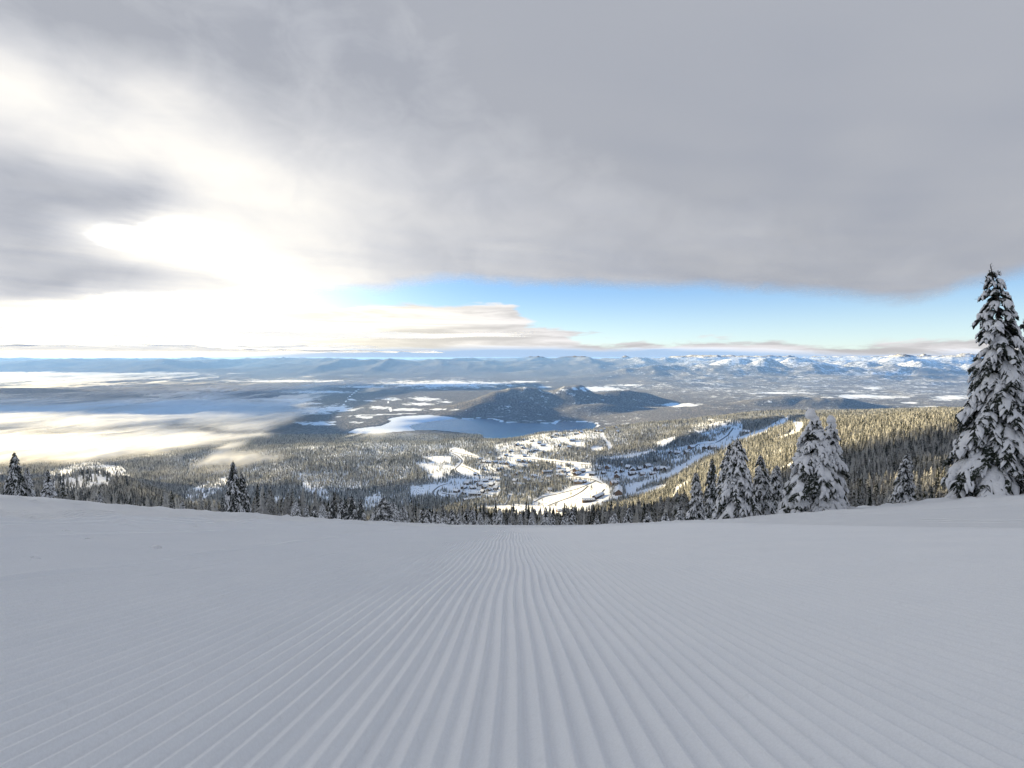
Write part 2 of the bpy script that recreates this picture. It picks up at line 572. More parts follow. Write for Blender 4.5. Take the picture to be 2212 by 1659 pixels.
def inpoly(px, py, poly):
    px = np.asarray(px); py = np.asarray(py)
    c = np.zeros(px.shape, bool)
    n = len(poly)
    for i in range(n):
        x1, y1 = poly[i]; x2, y2 = poly[(i + 1) % n]
        if y1 == y2:
            continue
        cond = ((y1 > py) != (y2 > py)) & (px < (x2 - x1) * (py - y1) / (y2 - y1) + x1)
        c ^= cond
    return c


def seg_d(px, py, pts):
    d = np.full(np.shape(px), 1e9)
    for (x1, y1), (x2, y2) in zip(pts[:-1], pts[1:]):
        vx, vy = x2 - x1, y2 - y1
        t = np.clip(((px - x1) * vx + (py - y1) * vy) / (vx * vx + vy * vy), 0, 1)
        d = np.minimum(d, np.hypot(px - x1 - t * vx, (py - y1 - t * vy)))
    return d


# crops of the photograph, as used for measuring: (x0, y0, scale) -> picture units of 2212
K = 2212 / 4000.
def cr(n, pts):
    x0, y0, s = {1: (0, 1300, .4822), 2: (1000, 1300, .4822), 3: (1900, 1300, .4822), 4: (2600, 1300, .4822), 5: (3200, 1000, .663),
                 6: (1500, 1600, .2893), 7: (2000, 1600, .2893), 8: (2600, 1550, .3617)}[n]
    return [((x0 + a * s) * K, (y0 + b * s) * K) for a, b in pts]


def on_level(pts, z=ZV):
    """map picture points to the level z"""
    o_ = []
    for X, r in pts:
        u, s = ray(X, r)
        Yk = z / s
        o_.append((u * Yk, Yk))
    return o_


LAKE_PX = cr(2, [(745, 803), (800, 775), (950, 756), (1010, 752), (1050, 735), (1095, 712), (1060, 697), (1120, 682), (1200, 671), (1400, 661), (1560, 676),
                 (1640, 690), (1700, 697), (1800, 690), (1900, 694), (1980, 714)]) + \
    cr(3, [(60, 712), (160, 724), (300, 728), (430, 729), (560, 736), (590, 716), (700, 716), (800, 720), (870, 728), (890, 745), (860, 790), (700, 860), (300, 900), (0, 900)]) + \
    cr(2, [(1900, 880), (1845, 856), (1835, 830), (1700, 808), (1500, 788), (1300, 787), (1150, 798), (950, 815), (820, 813)])
LAKE = on_level(LAKE_PX)
ICE = on_level(cr(2, [(745, 803), (800, 775), (950, 756), (1010, 752), (1050, 735), (1095, 712), (1060, 697), (1120, 682), (1200, 671), (1400, 661), (1560, 676),
                      (1640, 690), (1560, 699), (1440, 712), (1330, 728), (1262, 742), (1240, 757), (1262, 772), (1290, 788), (1150, 798), (950, 815), (820, 813)]))
lk = inpoly(GX, GY, LAKE)
lkd = seg_d(GX, GY, LAKE + [LAKE[0]])
TZ = np.where(lk, ZV - 14, np.where(lkd < 900, ZV + (TZ - ZV) * sstep(0, 900, lkd) + 3, TZ))

# snow covered fields: ellipses traced on the plain (picture units of 4000)
FIELDS = [(1723, 1500, 260, 13), (1521, 1558, 42, 6), (1660, 1558, 48, 7), (1495, 1592, 38, 7), (1330, 1592, 55, 12), (1217, 1602, 85, 11),
          (1627, 1577, 55, 5), (2334, 1517, 95, 9), (2652, 1580, 70, 6), (3034, 1534, 140, 3), (3347, 1546, 75, 6), (3399, 1550, 150, 6),
          (3704, 1552, 75, 9), (3545, 1573, 28, 4), (3631, 1593, 42, 6), (3412, 1517, 38, 6), (3452, 1457, 120, 4), (1145, 1488, 230, 4),
          (2050, 1490, 60, 3), (1430, 1510, 90, 4), (1250, 1530, 110, 5), (1250, 1655, 75, 8), (1400, 1650, 40, 4), (1600, 1600, 60, 5),
          (1720, 1600, 40, 4), (2130, 1511, 30, 3), (1920, 1497, 70, 4), (1100, 1560, 120, 4), (1180, 1575, 60, 4), (1490, 1706, 14, 4), (1430, 1628, 30, 5),
          (1370, 1560, 16, 3), (1440, 1565, 30, 3), (1740, 1570, 30, 4), (1800, 1600, 25, 3), (2440, 1504, 60, 3)]
PXg, PRg = project(GX, GY, TZ)
fld = np.zeros_like(GX)
for cx, cy, rx, ry in FIELDS:
    d = np.hypot((PXg - cx * K) / (rx * K), (PRg - cy * K) / (ry * K))
    fld = np.maximum(fld, np.clip(1.0 - 0.42 * d, 0, 1) * .8 * (GY > 6000))
# farm roads over the plain and town streets by the lake
for pts in (cr(2, [(830, 455), (740, 530), (700, 600), (690, 640)]), cr(2, [(1070, 555), (1085, 600), (1095, 655)]),
            cr(2, [(640, 680), (850, 665), (1100, 658), (1300, 650)]), cr(2, [(1400, 825), (1500, 860)])):
    fld = np.maximum(fld, (seg_d(PXg, PRg, pts) < 0.9) * 0.8 * (GY > 6000))
fld = np.maximum(fld, (~lk) * sstep(110, 30, lkd) * (GU > -0.1) * (GY > 7300) * 0.8)
frost = 0.06 + 0.30 * sstep(0.05, 0.4, GU) * sstep(7000, 14000, GY) + 0.16 * sstep(20000, 30000, GY) * sstep(0.0, 0.5, GU) \
    + 0.06 * sstep(-380, -120, TZ) * sstep(20000, 30000, GY)
frost = np.where((GY < 12500) & (GY > 7500) & (np.abs(GU - .13) < .2), 0.20, frost)
nearw = sstep(6000, 5200, GY)
terrain = mesh_np('mountain_terrain', np.stack([GX.ravel(), GY.ravel(), TZ.ravel()], 1), grid_faces(NY, NU), M_TERR)
attr(terrain.data, 'nearw', nearw)
attr(terrain.data, 'field', fld)
attr(terrain.data, 'frost', frost)
tag(terrain, kind='structure')


def poly_obj(name, pts, z, mat):
    bm = bmesh.new()
    vs = [bm.verts.new((x, y, z)) for x, y in pts]
    f = bm.faces.new(vs)
    bmesh.ops.triangulate(bm, faces=[f])
    me = bpy.data.meshes.new(name)
    bm.normal_update()
    if sum(fc.normal.z for fc in bm.faces) < 0:
        bmesh.ops.reverse_faces(bm, faces=bm.faces[:])
    bm.to_mesh(me)
    me.materials.append(mat)
    o = bpy.data.objects.new(name, me)
    C.objects.link(o)
    return o


def mat_water():
    m, t, o = new_mat('lake_water')
    pos = t.node('ShaderNodeNewGeometry').outputs['Position']
    bp = t.node('ShaderNodeBump', None, Height=t.noise(pos, 1 / 18., 3), Strength=0.25, Distance=2.0)
    b = t.node('ShaderNodeBsdfPrincipled', None, Base_Color=t.mix(t.ss(t.noise(pos, 1 / 900., 4), .4, .65), (.010, .055, .13, 1), (.02, .08, .17, 1)), Roughness=0.22, Normal=bp.outputs[0])
    b.inputs['Specular IOR Level'].default_value = 0.12
    t.l.new(b.outputs[0], o.inputs[0])
    return m


tag(poly_obj('lake_water', LAKE, ZV - 4, mat_water()), kind='structure')
tag(poly_obj('lake_ice', ICE, ZV - 3.4, simple('lake_ice', (.62, .67, .76), 0.6, 0.3, 0.10, 1 / 300.)), kind='structure')


# ------------------------------------------------------------------ cloud deck overhead
CB = 350.0


def mat_deck():
    m, t, o = new_mat('cloud_deck')
    at_ = lambda n: t.node('ShaderNodeAttribute', {'attribute_name': n}).outputs['Fac']
    cu, cv_, op, thin, var = at_('cu'), at_('cv'), at_('cover'), at_('thin'), at_('var')
    P = t.node('ShaderNodeCombineXYZ', None, i0=cu, i1=t.m('MULTIPLY', cv_, 1.25), i2=0.0).outputs[0]
    a1 = t.noise(P, 2.6, 5, 0.50, 0.5)
    a2 = t.noise(P, 8.5, 6, 0.56, 0.7)
    a3 = t.noise(t.vm('MULTIPLY', P, (1, 1.8, 1)), 26, 5, 0.6, 0.4)
    d = t.m('ADD', t.m('MULTIPLY', t.m('SUBTRACT', a1, 0.5), 0.5), t.m('ADD', t.m('MULTIPLY', t.m('SUBTRACT', a2, 0.5), 0.30), t.m('MULTIPLY', t.m('SUBTRACT', a3, 0.5), 0.06)))
    e = t.m('ADD', t.m('MULTIPLY', t.m('SUBTRACT', a2, 0.5), 0.9), t.m('MULTIPLY', t.m('SUBTRACT', a3, 0.5), 0.55))
    cov = t.ss(t.m('ADD', op, e), -0.1, 1.05)
    th = t.m('ADD', thin, t.m('MULTIPLY', d, var))
    dens = t.m('SUBTRACT', 1.0, th, clamp=True)                      # how thick the cloud is
    tr = t.m('MULTIPLY_ADD', t.m('POWER', dens, 1.4), -0.62, 1.0, clamp=True)           # light it passes on
    col = t.mix(dens, (1.0, .965, .88, 1), (.72, .795, 1.0, 1))  # warm tint of the sun glow put into thin cloud, blue into thick
    col = t.vm('SCALE', col, scale=tr)
    tl = t.node('ShaderNodeBsdfTranslucent', None, Color=col)
    di = t.node('ShaderNodeBsdfDiffuse', None, Color=(.8, .82, .86, 1))
    sh = t.node('ShaderNodeMixShader', None, Fac=0.04)
    t.l.new(tl.outputs[0], sh.inputs[1]); t.l.new(di.outputs[0], sh.inputs[2])
    tp = t.node('ShaderNodeBsdfTransparent')
    mx = t.node('ShaderNodeMixShader', None, Fac=cov)
    t.l.new(tp.outputs[0], mx.inputs[1]); t.l.new(sh.outputs[0], mx.inputs[2])
    t.l.new(mx.outputs[0], o.inputs[0])
    return m


def at_deck(X, row, h=CB):
    u, s = ray(X, row)
    y = h / s
    return u * y, y


def build_deck():
    n = 420
    t = np.linspace(-1, 1, n)
    xs = 22000 * np.sinh(2.2 * t) / math.sinh(2.2)
    ys = np.concatenate([np.linspace(-16000, -1500, 40), np.linspace(-1400, 4200, 230), np.linspace(4300, 9000, 40)])
    X, Y = np.meshgrid(xs, ys)
    Z = CB + 8 * fbm(X / 800, Y / 800, 120, 4) + 0.004 * np.hypot(X, Y)
    # cover along the line of sight: picture row at which the deck ends, by column
    cols = [-2500, -400, 0, 300, 600, 700, 800, 900, 1000, 1200, 1450, 1700, 1850, 1960, 2080, 2212, 2500, 4500]
    rows = [700, 690, 672, 655, 642, 630, 630, 612, 604, 616, 616, 628, 644, 650, 615, 590, 590, 600]
    ue = [(c - 1106) / 1106 for c in cols]
    Yp = np.maximum(Y, 1.0)
    uu = X / Yp
    se = np.interp(uu, ue, [zy(r) for r in rows])
    ye = CB / se                                        # distance at which the deck ends
    cu = np.arctan2(X, Y)
    cv = CB / np.hypot(np.hypot(X, Y), 60)
    cve = se / np.sqrt(1 + uu * uu)
    cover = np.where(Y < 300, 1.6, np.clip(0.5 + (cv - cve) / .028, -2, 1.6))
    wu = cu + .05 * fbm(cu * 9, cv * 11, 131, 4)
    wv = cv + .035 * fbm(cu * 9 + 40, cv * 11, 137, 4)
    thin = .38 - .38 * sstep(-1.0, 0.65, cu) - .20 * sstep(.22, .60, cv)
    thin = np.where(Y > 0, thin, .0)  # unseen deck behind set thickest, so the ridges are lit from ahead
    # knots of thicker and thinner cloud, sun glow put in as thinning: (column, row, radius across, radius up, thinning, opening)
    for c, r, a, b, k, cv_ in ((335, 525, .085, .030, .3, .62), (420, 532, .085, .032, .3, .62), (495, 560, .080, .034, .3, .6), (430, 560, .27, .11, .28, .22), (600, 620, .18, .03, .2, .12),
                               (330, 225, .075, .07, .22, 0), (190, 300, .08, .06, .18, 0), (470, 350, .16, .10, .14, 0), (10, 190, .06, .05, .24, 0), (640, 430, .2, .08, .12, 0),
                               (285, 400, .10, .055, -.34, 0), (60, 470, .15, .11, -.40, 0), (80, 30, .2, .10, -.25, 0), (330, 612, .14, .016, -.25, -.5), (150, 560, .09, .05, -.15, 0), (540, 470, .1, .04, -.08, 0)):
        u_, s_ = ray(c, r)
        g = np.exp(-(((wu - math.atan(u_)) / a) ** 2 + ((wv - s_ / math.sqrt(1 + u_ * u_)) / b) ** 2)) * (Y > 0)
        thin = thin + k * g
        cover = cover - cv_ * g
    o = mesh_np('cloud_deck', np.stack([X.ravel(), Y.ravel(), Z.ravel()], 1), grid_faces(len(ys), n), mat_deck())
    attr(o.data, 'cu', cu)
    attr(o.data, 'cv', cv)
    attr(o.data, 'var', .85 - .5 * sstep(-.5, .35, cu))
    attr(o.data, 'cover', np.clip(cover, -2, 2))
    attr(o.data, 'thin', thin)
    tag(o, 'grey overcast cloud deck covering the upper sky', 'cloud', kind='stuff')


build_deck()


def cloud_sheet(name, z, xr, yr, n, fn, label, seed, lump=30, bright=1.0):
    """a further layer of broken cloud; fn(X, Y) gives its cover"""
    xs, ys = np.linspace(*xr, n), np.linspace(*yr, n)
    X, Y = np.meshgrid(xs, ys)
    Z = z + lump * np.abs(fbm(X / 1500, Y / 1500, seed, 4)) + lump * .5
    ex = np.minimum.reduce([sstep(xr[0], xr[0] * .85 + xr[1] * .15, X), sstep(xr[1], xr[1] * .85 + xr[0] * .15, X),
                            sstep(yr[0], yr[0] * .85 + yr[1] * .15, Y), sstep(yr[1], yr[1] * .85 + yr[0] * .15, Y)])
    o = mesh_np(name, np.stack([X.ravel(), Y.ravel(), Z.ravel()], 1), grid_faces(n, n), M_SHEET)
    attr(o.data, 'cover', np.clip(fn(X, Y) * ex, 0, 1))
    tag(o, label, 'cloud', kind='stuff')
    return o


def mat_sheet(name, blue, fwd=0.0):
    m, t, o = new_mat(name)
    cov = t.node('ShaderNodeAttribute', {'attribute_name': 'cover'}).outputs['Fac']
    pos = t.node('ShaderNodeNewGeometry').outputs['Position']
    d = t.noise(pos, 1 / 700., 5, .6, .4)
    a = t.m('MULTIPLY', t.ss(t.m('ADD', cov, t.m('MULTIPLY', t.m('SUBTRACT', d, .5), .9)), .25, .75), t.ss(cov, 0.0, 0.25))
    tl = t.node('ShaderNodeBsdfTranslucent', None, Color=blue)
    di = t.node('ShaderNodeBsdfDiffuse', None, Color=(.9, .9, .92, 1))
    sh = t.node('ShaderNodeMixShader', None, Fac=0.5)
    t.l.new(tl.outputs[0], sh.inputs[1]); t.l.new(di.outputs[0], sh.inputs[2])
    if fwd:
        a = t.m('MULTIPLY', t.m('POWER', cov, 1.4), t.ss(t.m('ADD', t.m('MULTIPLY', cov, .7), t.noise(t.vm('MULTIPLY', pos, (1, .3, 1)), 1 / 260., 5, .6, .5)), .35, .95))
    if fwd:                                             # droplets throw light forward at low sun
        bp = t.node('ShaderNodeBump', None, Height=t.m('MULTIPLY', t.noise(t.vm('MULTIPLY', pos, (1, .35, 1)), 1 / 420., 5, .6, .3), 25.0), Strength=0.5, Distance=1.0)
        t.l.new(bp.outputs[0], tl.inputs['Normal']); t.l.new(bp.outputs[0], di.inputs['Normal'])
        gl = t.node('ShaderNodeBsdfGlossy', None, Color=(1, 1, 1, 1), Roughness=0.72, Normal=bp.outputs[0])
        s2 = t.node('ShaderNodeMixShader', None, Fac=fwd)
        t.l.new(sh.outputs[0], s2.inputs[1]); t.l.new(gl.outputs[0], s2.inputs[2])
        sh = s2
    tp = t.node('ShaderNodeBsdfTransparent')
    mx = t.node('ShaderNodeMixShader', None, Fac=a)
    t.l.new(tp.outputs[0], mx.inputs[1]); t.l.new(sh.outputs[0], mx.inputs[2])
    t.l.new(mx.outputs[0], o.inputs[0])
    return m


M_SHEET = mat_sheet('broken_cloud', (.85, .9, 1.0, 1))
M_FOG = mat_sheet('valley_fog', (.97, .96, .94, 1), 0.2)

# broken cloud over the left of the valley; cover shaped to throw the blue shade on plain and lake
cloud_sheet('cloud_bank', 130, (-17000, 0), (8600, 24000), 160,
            lambda X, Y: np.maximum(sstep(.40, .58, vnoise(X / 4200 + 3.2, Y / 4200, 140)), np.exp(-((X + 4300) / 1500) ** 2 - ((Y - 11000) / 1300) ** 2) * 1.6) * sstep(-2500, -3400, X), 'low grey cloud bank over the left end of the valley', 141, 150)
def shade_cover(X, Y):  # added cloud, cut to shade the near woods, village and ski runs
    P = [(-9000, 2600), (-3500, 2600), (-3300, 4800), (-600, 5000), (-400, 5700), (-3400, 5900), (-9000, 5600)]
    d = seg_d(X, Y, P + [P[0]])
    ins = inpoly(X, Y, P)
    c = np.where(ins, sstep(-300, 500, d), sstep(300, -10, d) * .3)
    Q = [(-3500, 3900), (500, 3900), (500, 6200), (-3500, 6200)]
    d2 = seg_d(X, Y, Q + [Q[0]])
    c = np.maximum(c, .62 * np.where(inpoly(X, Y, Q), sstep(0, 700, d2), 0))
    return c * (.45 + .75 * sstep(.25, .6, vnoise(X / 900 + 1.4, Y / 900 + .3, 150)))


cloud_sheet('cloud_bank', 190, (-9500, 1900), (1800, 7200), 190, shade_cover, 'ragged grey cloud added to shade the woods and village', 151, 40)


def build_fog(zf, amp, dens, seed, yfar=17000):
    nu, ny = 230, 200
    us, ys = np.linspace(-1.4, -.02, nu), np.geomspace(2400, yfar, ny)
    Ug, Y = np.meshgrid(us, ys)
    X = Ug * Y
    Z = zf + amp * fbm(X / 600, Y / 800, seed, 5) - 60 * sstep(7000, 11000, Y)
    xw, yw = ray(850, 955)[0] * 5000, 5000
    Z = Z + 150 * np.exp(-((X - xw) / 500) ** 2 - ((Y - yw) / 700) ** 2)
    px, pr = project(X, Y, Z)
    wx = px + 44 * fbm(X / 520, Y / 1500, seed + 3, 4)
    wr = pr + 26 * fbm(X / 520, Y / 1500, seed + 6, 5)

    def reg(poly, soft):
        d = seg_d(wx, wr, poly + [poly[0]])
        return np.where(inpoly(wx, wr, poly), sstep(-soft * .4, soft, d), sstep(-soft * .4, soft, -d))
    c = 1.0 * reg([(-300, 930), (180, 925), (560, 922), (600, 940), (540, 952), (470, 958), (360, 985), (230, 1002), (100, 1018), (-300, 1030)], 26)
    c = np.maximum(c, .85 * reg([(-300, 858), (250, 852), (520, 852), (700, 868), (690, 885), (640, 905), (560, 930), (-300, 935)], 22))
    c = np.maximum(c, .95 * reg([(150, 878), (480, 843), (520, 846), (320, 880)], 6))
    c = np.maximum(c, .95 * reg([(360, 876), (560, 858), (740, 848), (640, 882), (400, 892)], 9))
    if yfar > 20000:
        c = np.maximum(c, 1.1 * reg([(-300, 784), (380, 786), (470, 800), (380, 822), (200, 836), (-300, 842)], 9))
        c = np.maximum(c, .62 * reg([(-300, 828), (300, 826), (640, 812), (1000, 822), (1000, 836), (760, 852), (-300, 872)], 14))
        c = np.maximum(c, .8 * reg([(210, 820), (300, 802), (420, 798), (560, 795), (540, 806), (400, 818), (260, 828)], 5))
        c = np.maximum(c, .7 * reg([(280, 846), (700, 828), (1080, 822), (1080, 828), (700, 838), (400, 852)], 4))
    if zf > -860:
        c = np.maximum(c, 1.0 * reg([(410, 990), (470, 950), (600, 962), (590, 1000), (500, 1020), (400, 1030)], 30))
        c = np.maximum(c, .9 * reg([(290, 1020), (360, 985), (430, 1005), (400, 1050), (330, 1065)], 28))
        c = np.maximum(c, .8 * reg([(730, 950), (800, 922), (850, 938), (950, 948), (930, 968), (860, 982), (730, 978)], 15))
    tex = .62 + .85 * vnoise(X / 1000 + seed, Y / 1500, seed + 9) * (.5 + .9 * vnoise(X / 300, Y / 900, seed + 11))
    c = c * np.clip(tex, 0, 1.15) * sstep(-8, 90, Z - gsample(X, Y))
    o = mesh_np('valley_fog', np.stack([X.ravel(), Y.ravel(), Z.ravel()], 1), grid_faces(ny, nu), M_FOG)
    attr(o.data, 'cover', np.clip(c * dens, 0, 1))
    tag(o, 'white fog lying in the valley at the left', 'fog', kind='stuff')


build_fog(-905, 25, .9, 160)
build_fog(-845, 30, .75, 190)
build_fog(-765, 55, .75, 220, 42000)

# ------------------------------------------------------------------ haze
def build_haze():
    bm = bmesh.new()
    bmesh.ops.create_cube(bm, size=1)
    for v in bm.verts:
        v.co = Vector((v.co.x * 240000, v.co.y * 166000 - 1000, -554 + v.co.z * 1140))
    me = bpy.data.meshes.new('haze')
    bm.to_mesh(me)
    m, t, o = new_mat('haze_air')
    v = t.node('ShaderNodeVolumePrincipled', None, Color=(.27, .50, 1.0, 1), Density=1.35e-5, Anisotropy=0.25)
    t.l.new(v.outputs[0], o.inputs['Volume'])
    me.materials.append(m)
    ob = bpy.data.objects.new('haze', me)
    C.objects.link(ob)
    tag(ob, 'thin bluish winter haze over the valley', 'haze', kind='stuff')


build_haze()

# ------------------------------------------------------------------ forest: where trees stand
run = np.maximum.accumulate(TZ / GY, axis=0)
pr = []
for k_ in range(NU):
    yy = np.geomspace(5, 60, 40)
    pr.append((piste_z(U[k_] * yy, yy) / yy).max())
run = np.maximum(run, np.array(pr)[None, :] )

M1 = lambda n, p: cr(n, p)
CLEAR = [  # open snow: ski runs, meadows, parking, village streets (traced polygons)
    M1(3, [(1130, 1330), (1130, 1235), (1300, 1190), (1500, 1130), (1600, 1060), (1700, 995), (1830, 945), (1850, 980), (1700, 1050), (1620, 1110), (1500, 1180), (1300, 1230), (1200, 1290)]),
    M1(3, [(1700, 920), (1850, 900), (1950, 840), (2000, 770), (2074, 740), (2074, 800), (1960, 900), (1850, 950), (1700, 960)]),
    M1(4, [(500, 870), (620, 835), (800, 775), (930, 700), (990, 680), (1010, 700), (960, 745), (820, 810), (640, 870), (520, 905)]),
    M1(4, [(870, 860), (1000, 810), (1040, 770), (1030, 715), (1110, 725), (1110, 780), (1080, 830), (960, 860), (880, 880)]),
    M1(4, [(0, 1150), (100, 1080), (250, 1010), (380, 950), (390, 985), (260, 1040), (130, 1110), (60, 1160), (0, 1180)]),
    M1(4, [(920, 1095), (1000, 1055), (1060, 1040), (1010, 1140), (940, 1140)]),
    M1(4, [(0, 1340), (80, 1300), (80, 1250), (190, 1185), (195, 1215), (100, 1290), (90, 1340)]),
    M1(4, [(1520, 815), (1610, 815), (1600, 850), (1530, 850)]),
    M1(4, [(0, 900), (60, 850), (90, 840), (60, 880), (0, 920)]),
    M1(3, [(940, 1010), (1150, 990), (1350, 945), (1370, 960), (1180, 1010), (960, 1030)]),
    M1(3, [(1375, 890), (1480, 850), (1540, 835), (1500, 880), (1430, 925), (1390, 920)]),
    M1(6, [(500, 640), (700, 625), (900, 630), (900, 700), (760, 720), (650, 700)]),
    M1(6, [(585, 880), (700, 870), (780, 870), (840, 935), (700, 945), (600, 925)]),
    M1(6, [(870, 560), (960, 520), (1060, 530), (1240, 620), (1220, 640), (1060, 600), (980, 600), (1090, 690), (1060, 740), (1300, 860), (1300, 930), (1080, 900), (930, 800), (1030, 690), (930, 590)]),
    M1(6, [(350, 1040), (600, 1010), (860, 990), (860, 1030), (650, 1130), (520, 1150), (370, 1160)]),
    M1(6, [(1200, 1310), (1600, 1290), (2074, 1310), (2074, 1480), (1750, 1500), (1700, 1400), (1250, 1340)]),
    M1(7, [(0, 1270), (250, 1290), (400, 1200), (900, 1000), (1080, 960), (1300, 1010), (1330, 1150), (1550, 1150), (1560, 1180), (1350, 1210), (1200, 1300), (1070, 1340), (1070, 1480), (700, 1540), (0, 1560)]),
    M1(7, [(1560, 1010), (1800, 960), (2074, 850), (2074, 900), (1850, 980), (1650, 1040), (1680, 1110), (1860, 1060), (2074, 1000), (2074, 1070), (1900, 1120), (1580, 1180)]),
    M1(7, [(220, 440), (320, 430), (560, 490), (560, 560), (420, 570), (260, 500)]),
    M1(7, [(600, 390), (680, 380), (860, 430), (980, 440), (980, 520), (850, 500), (680, 460)]),
    M1(7, [(1040, 520), (1120, 495), (1220, 500), (1225, 555), (1100, 565)]),
    M1(7, [(1180, 320), (1240, 310), (1260, 390), (1320, 440), (1360, 540), (1300, 550), (1280, 450), (1200, 380)]),
    M1(7, [(880, 890), (960, 860), (1060, 870), (1180, 950), (1100, 960), (900, 915)]),
    M1(7, [(0, 600), (100, 610), (590, 680), (1050, 720), (1050, 745), (560, 710), (0, 665)]),
    M1(8, [(1240, 770), (1330, 715), (1430, 690), (1350, 800), (1280, 830)]),
]
SPARSE = [  # thin woods with much snow showing: (density, polygon)
    (.16, M1(1, [(400, 1120), (560, 1080), (700, 1050), (980, 1080), (1060, 1160), (880, 1240), (700, 1280), (500, 1300), (370, 1300)])),
    (.22, M1(1, [(1400, 1430), (1500, 1290), (1700, 1200), (1850, 1160), (1840, 1240), (1700, 1330), (1600, 1440)])),
    (.25, M1(2, [(370, 1210), (500, 1200), (620, 1330), (560, 1350), (400, 1290)])),
    (.3, M1(2, [(0, 1330), (250, 1340), (200, 1440), (0, 1450)])),
    (.25, M1(2, [(880, 1340), (1000, 1290), (1060, 1400), (880, 1450)])),
    (.22, M1(6, [(420, 720), (900, 690), (950, 800), (830, 900), (580, 860)])),
    (.16, M1(6, [(880, 930), (1300, 900), (1560, 900), (1560, 1150), (1300, 1200), (950, 1150), (820, 1060)])),
    (.30, M1(6, [(1220, 640), (2074, 640), (2074, 720), (1500, 850), (1280, 850)])),
    (.35, M1(6, [(1480, 480), (1800, 420), (2074, 400), (2074, 640), (1550, 640)])),
    (.35, M1(7, [(200, 350), (1250, 240), (1250, 330), (1000, 480), (650, 560), (100, 620)])),
    (.28, M1(7, [(560, 700), (1080, 740), (1500, 760), (2000, 760), (2000, 900), (1500, 950), (1200, 960), (800, 960), (600, 860)])),
    (.35, M1(4, [(330, 700), (560, 700), (620, 720), (480, 870), (280, 850), (200, 760)])),
    (.22, M1(4, [(200, 960), (400, 870), (560, 750), (620, 720), (600, 860), (420, 980), (230, 1010)])),
    (.30, M1(3, [(1380, 960), (1950, 860), (1950, 960), (1500, 1060), (1380, 1010)])),
]
ROADS = [(1.6, M1(6, [(960, 530), (900, 550), (920, 572), (1060, 600), (1240, 632)])),
         (1.9, M1(6, [(920, 590), (1000, 630), (1062, 690), (1020, 750), (955, 800), (1000, 850), (1075, 895)])),
         (1.8, M1(6, [(1040, 760), (1150, 800), (1270, 860), (1300, 930), (1210, 1000)])),
         (1.8, M1(6, [(860, 1000), (750, 1030), (650, 1110), (690, 1180)])),
         (1.6, M1(6, [(740, 1080), (710, 1130), (760, 1180), (850, 1190)])), (1.6, M1(6, [(780, 1130), (880, 1150), (950, 1160)])),
         (1.6, M1(7, [(0, 655), (300, 670), (560, 700), (700, 725), (1040, 745)])),
         (1.6, M1(7, [(820, 815), (720, 850), (760, 890), (880, 915), (1100, 945), (1210, 1000)])),
         (2.0, M1(7, [(1130, 965), (950, 1050), (700, 1120), (450, 1165), (300, 1250)])),
         (1.8, M1(7, [(1030, 1030), (930, 1120), (800, 1190), (650, 1230), (480, 1300)])),
         (1.8, M1(7, [(1250, 1080), (1180, 1160), (1120, 1230)])),
         (1.6, M1(6, [(1640, 1290), (1690, 1220), (1700, 1160)])),
         (1.6, M1(3, [(1640, 960), (1720, 900), (1860, 890), (1960, 830), (2000, 770)])),
         (1.6, M1(6, [(1430, 790), (1500, 850), (1560, 830)]))]


def tree_density(px, row, x, y):
    d = np.full(np.shape(px), 1.0)
    # clumps
    d *= 0.55 + 0.75 * vnoise(x / 60, y / 60, 201)
    for v, p in SPARSE:
        cl = sstep(.38, .62, vnoise(x / 45, y / 45, 202))
        d = np.where(inpoly(px, row, p), v * (0.25 + 1.5 * cl), d)
    for p in CLEAR:
        d = np.where(inpoly(px, row, p), 0.05 * (vnoise(x / 30, y / 30, 205) > .5), d)
    for wd, pts in ROADS:
        d = np.where(seg_d(px, row, pts) < wd + 2.0, 0.0, d)
    # just below the roll-over only parts are wooded
    near = y < 1100
    L = (px > 545) & (px < 770)
    Cc = (px > 870) & (px < 1480)
    Rr = px > 1480
    d = np.where(near & ~(L | Cc | Rr), 0.05, d)
    d = np.where((y < 230) & L, 0.5, d)
    d = np.where((y < 130), 0.0, d)
    # lit runway at the foot of the slope
    return d


rs = np.random.RandomState(7)
TREES = []
edges = np.concatenate([np.arange(130, 2500, 8.5), np.arange(2500, 4000, 10.5), np.arange(4000, 6600, 13)])
for i_ in range(len(edges) - 1):
    y0_ = edges[i_]; c_ = edges[i_ + 1] - y0_
    n_ = int(2.3 * y0_ / c_)
    u_ = -1.12 + 2.3 * (np.arange(n_) + rs.rand(n_)) / n_
    y_ = y0_ + rs.rand(n_) * c_ * 1.4
    TREES.append(np.stack([u_ * y_, y_], 1))
TREES = np.concatenate(TREES)
tx, ty = TREES[:, 0], TREES[:, 1]
tz = gsample(tx, ty)
th = (12 + 17 * rs.rand(len(tx)) ** 1.2) * (0.8 + 0.4 * vnoise(tx / 200, ty / 200, 210))
th = np.where(ty < 330, th * (0.38 + 0.5 * (ty - 130) / 200 * rs.rand(len(tx))), th)
th = np.where((ty < 700) & (tx < 0.3 * ty), th * 0.72, th)
th = np.where((ty < 1100) & (tx < .35 * ty), th * 1.45, th)
rm = gsample(tx, ty - ty * 0.012, run)
topr = (tz + th) / ty
vis = topr > rm + 0.0004
tx, ty, tz, th, rm, topr = [a[vis] for a in (tx, ty, tz, th, rm, topr)]
px_, pr_ = project(tx, ty, tz)
keep = rs.rand(len(tx)) < tree_density(px_, pr_, tx, ty)
lkdist = ~inpoly(tx, ty, LAKE)
keep &= lkdist & (px_ > -120) & (px_ < 2420)
tx, ty, tz, th, rm, topr, px_ = [a[keep] for a in (tx, ty, tz, th, rm, topr, px_)]
